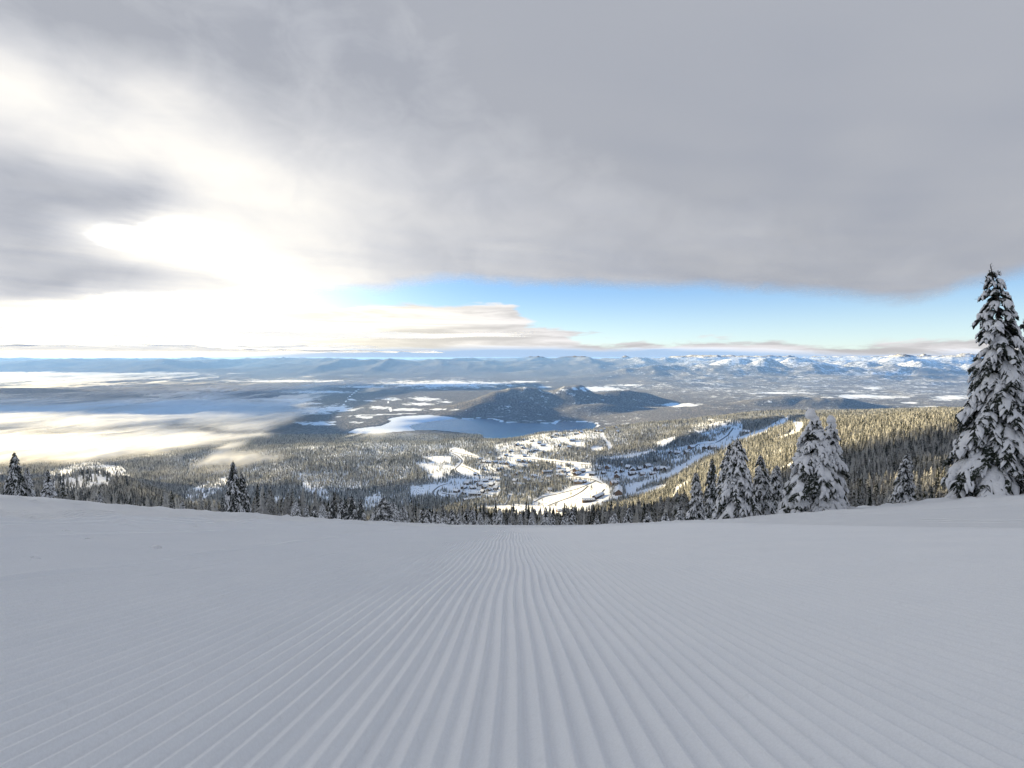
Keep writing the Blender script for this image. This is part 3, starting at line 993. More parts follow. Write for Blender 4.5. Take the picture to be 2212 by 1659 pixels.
shown = np.clip(topr - np.maximum(rm, tz / ty), 0, 1) * 1106 * ((px_ > -4) & (px_ < 2216))
shown *= sstep(0, 3, shown)
order = np.argsort(-shown)
NEAR_N = 290
ind, rest = order[:NEAR_N], order[NEAR_N:]
print('trees', len(tx), 'near shown px', shown[ind[-1]], 'Y', ty[ind].min(), ty[ind].max())


def mat_conifer(name, amount):
    m, t, o = new_mat(name)
    geo = t.node('ShaderNodeNewGeometry')
    pos = geo.outputs['Position']
    nz = t.node('ShaderNodeSeparateXYZ', None, i0=geo.outputs['Normal']).outputs[2]
    rnd = t.node('ShaderNodeObjectInfo').outputs['Random']
    n = t.noise(pos, 0.9, 3, 0.65)
    f = t.m('ADD', t.m('MULTIPLY', n, 1.5), t.m('ADD', t.m('MULTIPLY', nz, 0.45), t.m('MULTIPLY', rnd, 0.38)))
    s = t.ss(f, amount - 0.10, amount + 0.20)
    green = t.mix(rnd, (.030, .038, .022, 1), (.105, .098, .058, 1))
    col = t.mix(t.m('MULTIPLY', s, 0.93), green, (.74, .755, .79, 1))
    b = t.node('ShaderNodeBsdfDiffuse', None, Color=col)
    tl = t.node('ShaderNodeBsdfTranslucent', None, Color=t.vm('MULTIPLY', col, (1.0, .95, .78)))
    mx = t.node('ShaderNodeMixShader', None, Fac=0.55)
    t.l.new(b.outputs[0], mx.inputs[1]); t.l.new(tl.outputs[0], mx.inputs[2])
    t.l.new(mx.outputs[0], o.inputs[0])
    return m


M_FOREST = mat_conifer('frosted_conifer', 0.95)
M_BARK = simple('bark', (.07, .055, .045), 0.95, 0.05, 0.3, 8)


def tier_tree(seed, tiers=7, pts=9, width=0.145, name='crown'):
    r = random.Random(seed)
    V, F = [], []
    lean = (r.uniform(-.01, .01), r.uniform(-.01, .01))
    for k in range(tiers):
        t = k / tiers
        z0 = 0.06 + 0.90 * t
        z1 = min(1.0, z0 + 1.7 / tiers * (1 - .35 * t))
        rad = width * (1 - t) ** 0.85 * r.uniform(.85, 1.12) + 0.012
        cx, cy = lean[0] * k + r.uniform(-.006, .006), lean[1] * k + r.uniform(-.006, .006)
        b = len(V)
        V.append((cx, cy, z1))
        a0 = r.uniform(0, 6.28)
        n = pts if t < .6 else max(5, pts - 3)
        for j in range(n):
            a = a0 + 6.2832 * j / n + r.uniform(-.15, .15)
            q = rad * (r.uniform(.85, 1.2) if j % 2 == 0 else r.uniform(.4, .62))
            V.append((cx + q * math.cos(a), cy + q * math.sin(a), z0 + (r.uniform(-.03, 0.0) if j % 2 == 0 else r.uniform(.0, .03))))
        for j in range(n):
            F.append((b, b + 1 + j, b + 1 + (j + 1) % n))
    me = bpy.data.meshes.new(name)
    me.from_pydata(V, [], F)
    me.materials.append(M_FOREST)
    return me


def trunk_mesh(h=1.0, r=0.012, name='trunk', n=6, mat=None):
    V = [(r * math.cos(6.2832 * j / n), r * math.sin(6.2832 * j / n), -0.04 * h) for j in range(n)] + \
        [(r * .3 * math.cos(6.2832 * j / n), r * .3 * math.sin(6.2832 * j / n), 0.9 * h) for j in range(n)]
    F = [(j, (j + 1) % n, n + (j + 1) % n, n + j) for j in range(n)] + [tuple(range(n, 2 * n))]
    me = bpy.data.meshes.new(name)
    me.from_pydata(V, [], F)
    me.materials.append(mat or M_BARK)
    return me


crowns = [tier_tree(300 + i, 11, 11, .15 + .02 * (i % 3)) for i in range(4)]
tk = trunk_mesh()

def fir_label(X, top, Y):
    """a place between things one can find: column, then how high up the slope"""
    cols = [(780, 'in the grove left of the gap'), (1100, 'beyond the middle of the crest'), (1490, 'below the village just past the crest'), (1620, 'behind the twin firs'),
            (1720, 'behind the pointed fir beside the twins'), (1860, 'behind the stout snow-capped fir'), (1925, 'just right of the stout snow-capped fir'),
            (2000, 'behind the lone fir on the right'), (2060, 'between the lone fir and the tallest fir'), (9999, 'behind the tallest fir')]
    c = [n for x, n in cols if X < x][0]
    d = 'close to the crest' if Y < 420 else 'a little way down' if Y < 560 else 'well down the slope'
    return 'frosted fir %s, %s' % (c, d), 'frosted firs ' + c + ', ' + d


for k_, i_ in enumerate(ind):
    e = empty('fir_tree', (tx[i_], ty[i_], tz[i_]), rs.rand() * 6.28)
    h_ = th[i_]
    e.scale = (h_, h_, h_)
    lab, grp = fir_label(px_[i_], topr[i_], ty[i_])
    tag(e, lab, 'tree', grp)
    for nm, me in (('crown', crowns[k_ % 4]), ('trunk', tk)):
        o = bpy.data.objects.new(nm, me)
        C.objects.link(o)
        o.parent = e

# the rest of the forest: one object, instanced in geometry nodes
small = [tier_tree(400 + i, 6, 8, .135 + .02 * i, 'forest_crown') for i in range(3)]


def forest(idx):
    me = bpy.data.meshes.new('forest')
    me.vertices.add(len(idx))
    me.vertices.foreach_set('co', np.stack([tx[idx], ty[idx], tz[idx] - 0.3], 1).astype(np.float32).ravel())
    attr(me, 'sc', th[idx])
    attr(me, 'rot', rs.rand(len(idx)) * 6.28)
    a = me.attributes.new('kind', 'INT', 'POINT')
    a.data.foreach_set('value', rs.randint(0, 3, len(idx)).astype(np.int32))
    o = bpy.data.objects.new('forest', me)
    C.objects.link(o)
    tag(o, 'frosted conifer forest covering the slopes around the village', 'forest', kind='stuff')
    g = bpy.data.node_groups.new('forest', 'GeometryNodeTree')
    g.interface.new_socket('Geometry', in_out='INPUT', socket_type='NodeSocketGeometry')
    g.interface.new_socket('Geometry', in_out='OUTPUT', socket_type='NodeSocketGeometry')
    N, L = g.nodes, g.links
    gi, go = N.new('NodeGroupInput'), N.new('NodeGroupOutput')
    inst = N.new('GeometryNodeInstanceOnPoints')
    join = N.new('GeometryNodeGeometryToInstance')
    for s_ in small:
        ob = bpy.data.objects.new('forest_crown', s_)
        oi = N.new('GeometryNodeObjectInfo')
        oi.transform_space = 'ORIGINAL'
        oi.inputs['Object'].default_value = ob
        L.new(oi.outputs['Geometry'], join.inputs[0])

    def named(n, ty):
        q = N.new('GeometryNodeInputNamedAttribute')
        q.data_type = ty
        q.inputs['Name'].default_value = n
        return q.outputs['Attribute']
    L.new(gi.outputs[0], inst.inputs['Points'])
    L.new(join.outputs[0], inst.inputs['Instance'])
    inst.inputs['Pick Instance'].default_value = True
    L.new(named('kind', 'INT'), inst.inputs['Instance Index'])
    cx = N.new('ShaderNodeCombineXYZ')
    L.new(named('rot', 'FLOAT'), cx.inputs[2])
    L.new(cx.outputs[0], inst.inputs['Rotation'])
    L.new(named('sc', 'FLOAT'), inst.inputs['Scale'])
    L.new(inst.outputs[0], go.inputs[0])
    md = o.modifiers.new('forest', 'NODES')
    md.node_group = g
    return o


forest(rest)

# ------------------------------------------------------------------ roads and ploughed streets draped on the ground
M_ROAD = simple('cleared_road', (.13, .125, .125), 0.9, 0.2, 0.3, 1 / 12.)


def drape(pts, width, name, lift=0.5):
    """picture polyline -> strip of road laid on the terrain"""
    W = []
    for X, r in pts:
        u, s = ray(X, r)
        yy = np.geomspace(300, 6500, 900)
        rt = gsample(u * yy, yy) / yy
        k = np.argmax(rt > s) if (rt > s).any() else len(yy) - 1
        # first distance at which the ground rises to the line of sight
        run_ = np.maximum.accumulate(rt)
        k = int(np.argmax(run_ > s)) if (run_ > s).any() else len(yy) - 1
        W.append((u * yy[k], yy[k]))
    W = np.array(W)
    # resample smoothly
    t = np.concatenate([[0], np.cumsum(np.hypot(*np.diff(W, axis=0).T))])
    n = max(8, int(t[-1] / 14))
    tt = np.linspace(0, t[-1], n)
    P = np.stack([np.interp(tt, t, W[:, 0]), np.interp(tt, t, W[:, 1])], 1)
    for _ in range(6):
        P[1:-1] = (P[:-2] + 2 * P[1:-1] + P[2:]) / 4
    D = np.gradient(P, axis=0)
    D /= np.maximum(np.linalg.norm(D, axis=1)[:, None], 1e-6)
    Nn = np.stack([-D[:, 1], D[:, 0]], 1)
    V = []
    for q in (-.5, -.17, .17, .5):
        E = P + Nn * width * q
        z = gsample(E[:, 0], E[:, 1])
        V.append(np.stack([E[:, 0], E[:, 1], z], 1))
    V = np.stack(V, 1)
    V[:, :, 2] = V[:, :, 2].max(axis=1)[:, None] + lift
    o = mesh_np(name, V.reshape(-1, 3), grid_faces(len(P), 4), M_ROAD)
    tag(o, kind='structure')
    return P


for wd, pts in ROADS:
    drape(pts, 9.5, 'road')


def ground_at(X, r, y0=300):
    """where the line of sight through a picture point meets the ground"""
    u, s = ray(X, r)
    yy = np.geomspace(y0, 7000, 2500)
    rt = gsample(u * yy, yy) / yy
    hit = np.maximum.accumulate(rt) > s
    k = int(np.argmax(hit)) if hit.any() else len(yy) - 1
    y = yy[k]
    return float(u * y), float(y), float(gsample(u * y, y))

# ------------------------------------------------------------------ buildings of the resort village
M_WOOD = simple('dark_timber', (.075, .05, .035), 0.85, 0.15, 0.35, 0.8)
M_WOOD2 = simple('brown_timber', (.15, .095, .055), 0.85, 0.15, 0.3, 0.8)
M_STONE = simple('grey_stone', (.22, .20, .18), 0.9, 0.1, 0.3, 1.0)
M_ROOF = simple('roof_shingle', (.05, .045, .045), 0.8, 0.2, 0.2, 1.0)
M_RSNOW = simple('roof_snow', (.82, .84, .88), 0.8, 0.1, 0.05, 0.3)
M_GLASS = simple('window_glass', (.05, .06, .07), 0.15, 0.5)
M_METAL = simple('galvanised_steel', (.20, .21, .22), 0.45, 0.5)
M_TYRE = simple('tyre', (.02, .02, .02), 0.9, 0.1)
CARP = [simple('car_paint_' + n, c, 0.35, 0.5) for n, c in (('dark', (.03, .035, .04)), ('red', (.22, .02, .02)), ('blue', (.03, .06, .16)),
                                                              ('silver', (.35, .36, .38)), ('white', (.7, .7, .7)))]


def box(V, F, x0, x1, y0, y1, z0, z1):
    b = len(V)
    V += [(x0, y0, z0), (x1, y0, z0), (x1, y1, z0), (x0, y1, z0), (x0, y0, z1), (x1, y0, z1), (x1, y1, z1), (x0, y1, z1)]
    F += [(b, b + 3, b + 2, b + 1), (b + 4, b + 5, b + 6, b + 7), (b, b + 1, b + 5, b + 4), (b + 1, b + 2, b + 6, b + 5), (b + 2, b + 3, b + 7, b + 6), (b + 3, b, b + 4, b + 7)]


def mk(name, V, F, mat, smooth=False):
    me = bpy.data.meshes.new(name)
    me.from_pydata(V, [], F)
    me.materials.append(mat)
    if smooth:
        me.polygons.foreach_set('use_smooth', [True] * len(me.polygons))
    return me


def gable_prism(V, F, x0, x1, y0, y1, z0, zr, th):
    """roof slab of two pitches, ridge along x"""
    ym = (y0 + y1) / 2
    for sgn, ya in ((-1, y0), (1, y1)):
        b = len(V)
        for x in (x0, x1):
            V += [(x, ya, z0), (x, ym, zr), (x, ym, zr + th), (x, ya, z0 + th)]
        F += [(b, b + 1, b + 2, b + 3), (b + 4, b + 7, b + 6, b + 5), (b, b + 4, b + 5, b + 1), (b + 3, b + 2, b + 6, b + 7), (b, b + 3, b + 7, b + 4)]


def building(L, W, H, rise, wallm, wins=3, dormer=0, chim=True, snowth=0.9, stripes=False):
    """mesh parts of a gabled building of length L along x, with walls H high: list of (part, mesh, children)"""
    parts = []
    V, F = [], []
    box(V, F, -L / 2, L / 2, -W / 2, W / 2, -3, H)
    b = len(V)
    V += [(-L / 2, -W / 2, H), (-L / 2, W / 2, H), (-L / 2, 0, H + rise * .96), (L / 2, -W / 2, H), (L / 2, W / 2, H), (L / 2, 0, H + rise * .96)]
    F += [(b, b + 2, b + 1), (b + 3, b + 4, b + 5)]
    parts.append(('wall', mk('wall', V, F, wallm), []))
    ov = 0.09 * W
    V, F = [], []
    k = rise / (W / 2)
    gable_prism(V, F, -L / 2 - ov, L / 2 + ov, -W / 2 - ov, W / 2 + ov, H - ov * k, H + rise, 0.5)
    for i in range(dormer):
        xc = (i + .5) / dormer * L - L / 2
        for sg in (-1, 1):
            bb = len(V)
            w_ = L / dormer * .28
            y0, y1 = sg * W * .52, sg * W * .14
            zt = H + rise * .78
            V += [(xc - w_, y0, H + .3), (xc + w_, y0, H + .3), (xc, y0, zt), (xc - w_, y1, H + .3), (xc + w_, y1, H + .3), (xc, y1, zt)]
            F += [(bb, bb + 1, bb + 2), (bb, bb + 2, bb + 5, bb + 3), (bb + 1, bb + 4, bb + 5, bb + 2)]
    roof = mk('roof', V, F, M_ROOF)
    V, F = [], []
    rr = random.Random(int(L * 10 + W))
    gable_prism(V, F, -L / 2 - ov * .8, L / 2 + ov * .8, -W / 2 - ov * .85, W / 2 + ov * .85, H - ov * k * .85 + 0.52, H + rise + 0.52, snowth)
    for i in range(dormer):
        xc = (i + .5) / dormer * L - L / 2
        w_ = L / dormer * .30
        for sg in (-1, 1):
            bb = len(V)
            y0, y1 = sg * W * .50, sg * W * .10
            zt = H + rise * .86
            V += [(xc - w_, y0, H + .9), (xc, y0, zt), (xc - w_, y1, H + .9), (xc, y1, zt), (xc + w_, y0, H + .9), (xc + w_, y1, H + .9)]
            F += [(bb, bb + 1, bb + 3, bb + 2), (bb + 1, bb + 4, bb + 5, bb + 3)]
    snow = mk('snow_cover', V, F, M_RSNOW)
    parts.append(('roof', roof, [('snow_cover', snow)]))
    if chim:
        V, F = [], []
        box(V, F, L * .2, L * .2 + 1.8, W * .1, W * .1 + 1.8, H, H + rise + 2.4)
        parts.append(('chimney', mk('chimney', V, F, M_STONE), []))
    V, F = [], []
    box(V, F, -1.0, 1.0, -.12, .12, -0.8, 0.8)
    wm = mk('window', V, F, M_GLASS)
    for i in range(wins):
        parts.append(('window', wm, [], ((i + .5) / wins * L - L / 2, -W / 2 - .1, H * .55)))
    return parts


def place(name, parts, loc, rz, label, cat, group=None, scale=1.0):
    e = empty(name, loc, rz)
    e.scale = (scale, scale, scale)
    tag(e, label, cat, group)
    for p in parts:
        o = bpy.data.objects.new(p[0], p[1])
        C.objects.link(o)
        o.parent = e
        if len(p) > 3:
            o.location = p[3]
        for nm, me in p[2]:
            c = bpy.data.objects.new(nm, me)
            C.objects.link(c)
            c.parent = o
    return e


CH = [building(24, 17, 7.5, 6, M_WOOD), building(20, 20, 8, 7, M_WOOD2), building(30, 18, 7, 5.5, M_WOOD, 4, 2), building(18, 15, 9, 7, M_WOOD, 2)]
ORD = ['leftmost', 'second', 'third', 'fourth', 'fifth', 'sixth', 'seventh', 'eighth', 'ninth', 'tenth', 'eleventh', 'twelfth', 'thirteenth', 'fourteenth', 'fifteenth', 'sixteenth']
CLUST = {
    'on the ridge above the lake': (7, [(75, 470), (270, 418), (370, 445), (420, 478), (540, 360), (600, 335), (690, 345), (810, 410), (800, 290), (870, 318), (930, 298)], 1.0),
    'among firs at the top of the ridge': (7, [(1060, 268), (1130, 285), (1195, 285), (1400, 248), (1425, 300)], 1.1),
    'on the clearing below the ridge': (7, [(640, 490), (770, 505), (330, 545), (430, 578)], 1.0),
    'along the upper road': (6, [(1355, 700), (1420, 705), (1500, 705), (1600, 715), (1665, 725), (1820, 690), (1885, 695), (1965, 705)], 1.0),
    'in the sunny firs above the upper road': (6, [(1710, 555), (1800, 475), (1430, 585)], 1.0),
    'beside the bend of the cleared lane': (6, [(1345, 800), (1540, 810), (1590, 800), (1720, 760)], .95),
    'in the terraced group left of the village': (6, [(980, 1100), (1080, 1050), (1110, 1000), (1160, 975), (1200, 1055), (1290, 1010), (1350, 1050), (1370, 960), (1420, 935), (1455, 1015), (1510, 1065)], 1.05),
    'in the dense firs of the village centre': (7, [(120, 845), (40, 960), (120, 1010), (300, 900), (500, 910)], .95),
    'by the hairpin in the village centre': (7, [(860, 820), (880, 865), (955, 835), (1090, 870)], 1.15),
    'on the upper side of the village': (7, [(1290, 780), (1570, 785), (1635, 820), (1630, 865), (1410, 860), (1420, 900), (1830, 765), (1950, 815), (2040, 810)], 1.15),
    'beside the ski run on the right': (8, [(15, 785), (60, 600), (130, 605), (225, 605), (275, 545), (425, 550), (480, 555), (515, 548)], 1.1),
    'alone between the upper ski runs': (8, [(870, 385)], 1.2),
}
rb = random.Random(4)
nb = 0
for where, (cn, pts, scl) in CLUST.items():
    pts = sorted(pts)
    for i, p in enumerate(pts):
        X, r = cr(cn, [p])[0]
        x, y, z = ground_at(X, r + 2.0, 900)
        o_ = '%s snow-roofed chalet %s' % ('only' if len(pts) == 1 else ORD[i] if i == 0 else ORD[i] + ' from left', where)
        if len(pts) == 1:
            o_ = 'snow-roofed timber chalet ' + where
        place('chalet', CH[rb.randrange(4)], (x, y, z), rb.choice((0, .4, 1.2, -.5, .9)) + rb.uniform(-.2, .2), o_, 'chalet', 'chalets of the ski village', scl * 1.25)
        nb += 1


def special(name, dims, crop, p, rz, label, cat='building', wallm=None, **kw):
    X, r = cr(crop, [p])[0]
    x, y, z = ground_at(X, r, 900)
    place(name, building(*dims, wallm or M_WOOD2, **kw), (x, y, z), rz, label, cat)


special('base_lodge', (92, 34, 17, 13), 7, (1440, 1130), R(78), 'large timber day lodge with broad snowy roof at the foot of the ski run', 'lodge', wins=10, dormer=3, snowth=1.2)
special('lodge_wing', (44, 22, 13, 9), 7, (1385, 1010), R(20), 'lower gabled wing joined behind the large day lodge', 'lodge', wins=5, dormer=2)
special('parking_hotel', (82, 22, 13, 6), 7, (1165, 1185), R(52), 'long snow-covered hotel block angled beside the car park', 'hotel', wins=12, dormer=8, wallm=M_WOOD)
special('parking_hotel', (56, 24, 13, 6), 7, (1030, 1245), R(4), 'near wing of the hotel, with ribbed snowy roof facing the slope', 'hotel', wins=9, dormer=7, wallm=M_WOOD)
special('ticket_hall', (62, 12, 6, 3), 7, (1290, 1245), R(38), 'long low building beside the hotel at the edge of the firs', 'building', wins=6)
special('condominium_block', (60, 20, 11, 6), 7, (665, 900), R(-22), 'long condominium block with two snowy roofs in the village firs', 'building', wins=8, dormer=2)
special('corner_inn', (44, 24, 14, 7), 7, (895, 1000), R(-12), 'tall square inn with ochre walls at the road junction', 'building', wins=6, dormer=1, wallm=simple('ochre_wall', (.24, .16, .08), .85, .1, .2, .5))
special('corner_inn_annex', (22, 18, 10, 6), 7, (975, 985), R(40), 'small annex right of the ochre inn', 'building', wins=3)
special('service_barn', (22, 20, 9, 8), 7, (510, 1095), R(10), 'barn with steep snowy gable alone in the firs by the road', 'barn', wins=2)
special('row_of_condos', (66, 18, 10, 5), 7, (480, 850), R(14), 'flat row of condominiums behind the village firs', 'building', wins=8)
special('slope_condo', (78, 18, 11, 5), 6, (1170, 1225), R(30), 'long dark condominium row stepping up below the terraced chalets', 'building', wins=10, dormer=5, wallm=M_WOOD)
special('slope_condo', (44, 16, 9, 5), 6, (1180, 1290), R(22), 'short condominium row nearest the slope below the terraced chalets', 'building', wins=6, dormer=3, wallm=M_WOOD)
special('slope_condo', (64, 17, 11, 5), 6, (1225, 1155), R(-8), 'dark condominium row just below the terraced chalets', 'building', wins=8, wallm=M_WOOD)
special('ski_school', (40, 16, 6, 5), 7, (660, 1370), R(24), 'low ski school hut with yellow-lit snowy roof at the run-out', 'hut', wins=4, dormer=2)
special('ski_school', (34, 12, 6, 3), 7, (760, 1370), R(-4), 'low dark shed right of the ski school hut', 'shed', wins=3, wallm=M_WOOD)
special('lift_station', (16, 10, 6, 3), 7, (130, 1390), R(30), 'small lift station on the open snow left of the village foot', 'hut', wins=2, wallm=M_WOOD)
special('lift_station', (14, 9, 6, 3), 7, (305, 1375), R(60), 'second small lift station further right on the open snow', 'hut', wins=2, wallm=M_WOOD)
special('clock_tower', (8, 8, 22, 7), 7, (1480, 765), 0.3, 'narrow tower with pointed roof above the village chalets', 'tower', wins=1, chim=False)


FILL = [(6, (1300, 660)), (6, (1560, 660)), (6, (1650, 610)), (6, (1900, 620)), (6, (1980, 560)), (6, (1880, 510)), (6, (1230, 870)), (6, (1250, 960)), (6, (1080, 1130)), (6, (1330, 1110)), (6, (1420, 1080)), (6, (1550, 950)),
        (6, (1640, 900)), (6, (1760, 1010)), (6, (1900, 930)), (6, (2010, 900)), (7, (180, 770)), (7, (350, 760)), (7, (640, 780)), (7, (760, 740)), (7, (700, 830)), (7, (1180, 800)), (7, (1240, 850)), (7, (1480, 830)), (7, (1720, 800)),
        (7, (1760, 870)), (7, (1900, 860)), (7, (60, 870)), (7, (220, 950)), (7, (380, 980)), (7, (480, 300)), (7, (160, 400)), (7, (980, 250)), (7, (1250, 262))]
for cn, p in FILL:
    X, r = cr(cn, [p])[0]
    x, y, z = ground_at(X, r + 2.0, 900)
    place('chalet', CH[rb.randrange(4)], (x, y, z), rb.uniform(-.8, 1.3), 'small snow-roofed chalet half hidden among the village firs', 'chalet', 'chalets half hidden among the village firs', 1.1)


# cars
def car_parts(mat):
    P = []
    prof = [(-2.5, .35), (-2.5, .95), (-1.9, 1.05), (1.2, 1.1), (2.4, .9), (2.5, .35)]
    V = [(x, s, z) for s in (-1, 1) for x, z in prof]
    n = len(prof)
    F = [tuple(range(n)), tuple(range(2 * n - 1, n - 1, -1))] + [(i, n + i, n + (i + 1) % n, (i + 1) % n) for i in range(n)]
    P.append(('body', mk('body', V, F, mat), []))
    prof = [(-2.0, 1.04), (-1.5, 1.65), (.3, 1.68), (1.2, 1.08)]
    V = [(x, s * (.92 if z < 1.2 else .75), z) for s in (-1, 1) for x, z in prof]
    n = 4
    F = [tuple(range(n)), tuple(range(2 * n - 1, n - 1, -1))] + [(i, n + i, n + (i + 1) % n, (i + 1) % n) for i in range(n)]
    P.append(('cabin', mk('cabin', V, F, M_GLASS), []))
    V, F = [], []
    for s in (-.12, .12):
        V += [(.38 * math.cos(a * .7854), s, .38 * math.sin(a * .7854)) for a in range(8)]
    F = [tuple(range(8)), tuple(range(15, 7, -1))] + [(i, 8 + i, 8 + (i + 1) % 8, (i + 1) % 8) for i in range(8)]
    wm = mk('wheel', V, F, M_TYRE)
    for x in (-1.6, 1.6):
        for s in (-.95, .95):
            P.append(('wheel', wm, [], (x, s, .38)))
    V, F = [], []
    box(V, F, -1.6, .4, -.7, .7, 1.66, 1.95)
    P.append(('roof_snow', mk('roof_snow', V, F, M_RSNOW), []))
    return P


cars = [car_parts(m_) for m_ in CARP]
CARPOS = [(7, 'on the lot beside the hotel', [(1030, 1105), (1055, 1115), (1040, 1130), (1065, 1090), (1075, 1075), (1010, 1120), (1025, 1140), (1000, 1155), (1020, 1165), (1115, 1095), (1095, 1120), (980, 1130), (1050, 1140), (1085, 1060)]),
          (7, 'on the middle lot of the village', [(740, 1190), (760, 1180), (800, 1170), (820, 1175), (730, 1200), (780, 1170), (850, 1215), (870, 1210), (890, 1200), (910, 1190), (930, 1180), (800, 1210), (815, 1260), (840, 1235), (585, 1205)]),
          (7, 'on the lower lot by the run-out', [(430, 1265), (460, 1270), (520, 1290), (540, 1295), (560, 1290), (580, 1280), (600, 1270), (620, 1275), (570, 1265), (590, 1285), (640, 1290), (660, 1285), (610, 1260), (700, 1270)]),
          (6, 'on the snowy lot left of the village', [(405, 1065), (430, 1060), (450, 1075), (470, 1070), (500, 1070), (530, 1065), (410, 1095), (440, 1100), (465, 1095), (490, 1100), (520, 1100), (400, 1110), (430, 1120), (460, 1118), (415, 1155)]),
          (7, 'on the road through the village', [(930, 1050), (885, 1080), (960, 1040)])]
for cn, where, pts in CARPOS:
    for p in pts:
        X, r = cr(cn, [p])[0]
        x, y, z = ground_at(X, r, 900)
        k = rb.choice((0, 0, 0, 2, 2, 1, 3, 4))
        nm = ('dark', 'red', 'blue', 'silver', 'white')[k]
        place('parked_car', cars[k], (x, y, z + .1), rb.choice((.5, .55, 2.1)) + rb.uniform(-.1, .1), nm + ' car parked ' + where, 'car', nm + ' cars ' + where, 1.35)

# chair lift towers on the open snow
V, F = [], []
box(V, F, -.35, .35, -.35, .35, -1, 12)
pole = mk('pole', V, F, M_METAL)
V, F = [], []
box(V, F, -3.6, 3.6, -.3, .3, 11.6, 12.3)
box(V, F, -3.9, -3.3, -1.8, 1.8, 11.2, 11.55)
box(V, F, 3.3, 3.9, -1.8, 1.8, 11.2, 11.55)
arm = mk('crossarm', V, F, M_METAL)
for p, lab in (((20, 1455), 'leftmost chairlift tower on the open snow'), ((80, 1455), 'second chairlift tower from left on the open snow'), ((105, 1440), 'third chairlift tower from left on the open snow')):
    X, r = cr(7, [p])[0]
    x, y, z = ground_at(X, r, 900)
    place('lift_tower', [('pole', pole, []), ('crossarm', arm, [])], (x, y, z), .2, lab, 'lift tower', 'chairlift towers')


# ------------------------------------------------------------------ snow laden firs along the crest
def mat_needles():
    m, t, o = new_mat('dark_needles')
    pos = t.node('ShaderNodeNewGeometry').outputs['Position']
    nz = t.node('ShaderNodeSeparateXYZ', None, i0=t.node('ShaderNodeNewGeometry').outputs['Normal']).outputs[2]
    n = t.noise(pos, 9.0, 3, 0.7)
    s = t.ss(t.m('ADD', n, t.m('MULTIPLY', nz, 0.16)), 0.60, 0.72)
    col = t.mix(t.m('MULTIPLY', s, 0.85), t.mix(t.noise(pos, 3.0, 2), (.010, .015, .012, 1), (.030, .038, .026, 1)), (.72, .74, .78, 1))
    b = t.node('ShaderNodeBsdfPrincipled', None, Base_Color=col, Roughness=0.8)
    b.inputs['Specular IOR Level'].default_value = 0.15
    t.l.new(b.outputs[0], o.inputs[0])
    return m


def mat_load():
    m, t, o = new_mat('snow_load')
    pos = t.node('ShaderNodeNewGeometry').outputs['Position']
    bp = t.node('ShaderNodeBump', None, Height=t.m('ADD', t.noise(pos, 7, 4, .6), t.m('MULTIPLY', t.noise(pos, 40, 2), .12)), Strength=0.7, Distance=0.12)
    b = t.node('ShaderNodeBsdfPrincipled', None, Base_Color=t.mix(t.noise(pos, 2.0, 3), (.80, .82, .86, 1), (.88, .89, .91, 1)), Roughness=0.8, Normal=bp.outputs[0])
    b.inputs['Specular IOR Level'].default_value = 0.2
    t.l.new(b.outputs[0], o.inputs[0])
    return m


M_NEED, M_LOAD = mat_needles(), mat_load()
M_BARKD = simple('dark_bark', (.05, .04, .035), 0.95, 0.05, 0.3, 8)


def pad_template(seed, nr=6, nc=8, amp=.22):
    r = np.random.RandomState(seed)
    V = [(0, 0, 1.0)]
    for i in range(1, nr):
        ph = math.pi * i / nr
        for j in range(nc):
            a = 2 * math.pi * (j + .5 * (i % 2)) / nc
            k = 1 + amp * (r.rand() * 2 - 1)
            V.append((math.sin(ph) * math.cos(a) * k, math.sin(ph) * math.sin(a) * k, math.cos(ph) * k))
    V.append((0, 0, -1.0))
    V = np.array(V)
    V[:, 2] = np.where(V[:, 2] < 0, V[:, 2] * .45, V[:, 2])
    F = []
    for j in range(nc):
        F.append((0, 1 + j, 1 + (j + 1) % nc))
        F.append((len(V) - 1, 1 + (nr - 2) * nc + (j + 1) % nc, 1 + (nr - 2) * nc + j))
    for i in range(nr - 2):
        for j in range(nc):
            a, b = 1 + i * nc + j, 1 + i * nc + (j + 1) % nc
            F += [(a, a + nc, b), (b, a + nc, b + nc)]
    return V, np.array(F)


PADS = [pad_template(s, 6, 8, .16) for s in range(6)]
RPADS = [pad_template(20 + s, 5, 7, .45) for s in range(6)]


class Buf:
    def __init__(s):
        s.V, s.F, s.n = [], [], 0

    def add(s, V, F):
        s.V.append(V); s.F.append(F + s.n); s.n += len(V)

    def mesh(s, name, mat, smooth=True):
        V, F = np.concatenate(s.V), np.concatenate(s.F)
        me = bpy.data.meshes.new(name)
        me.vertices.add(len(V)); me.vertices.foreach_set('co', V.astype(np.float32).ravel())
        me.loops.add(F.size); me.loops.foreach_set('vertex_index', F.astype(np.int32).ravel())
        me.polygons.add(len(F)); me.polygons.foreach_set('loop_start', np.arange(0, F.size, 3, dtype=np.int32))
        me.polygons.foreach_set('use_smooth', np.full(len(F), smooth))
        me.update(calc_edges=True)
        me.materials.append(mat)
        return me


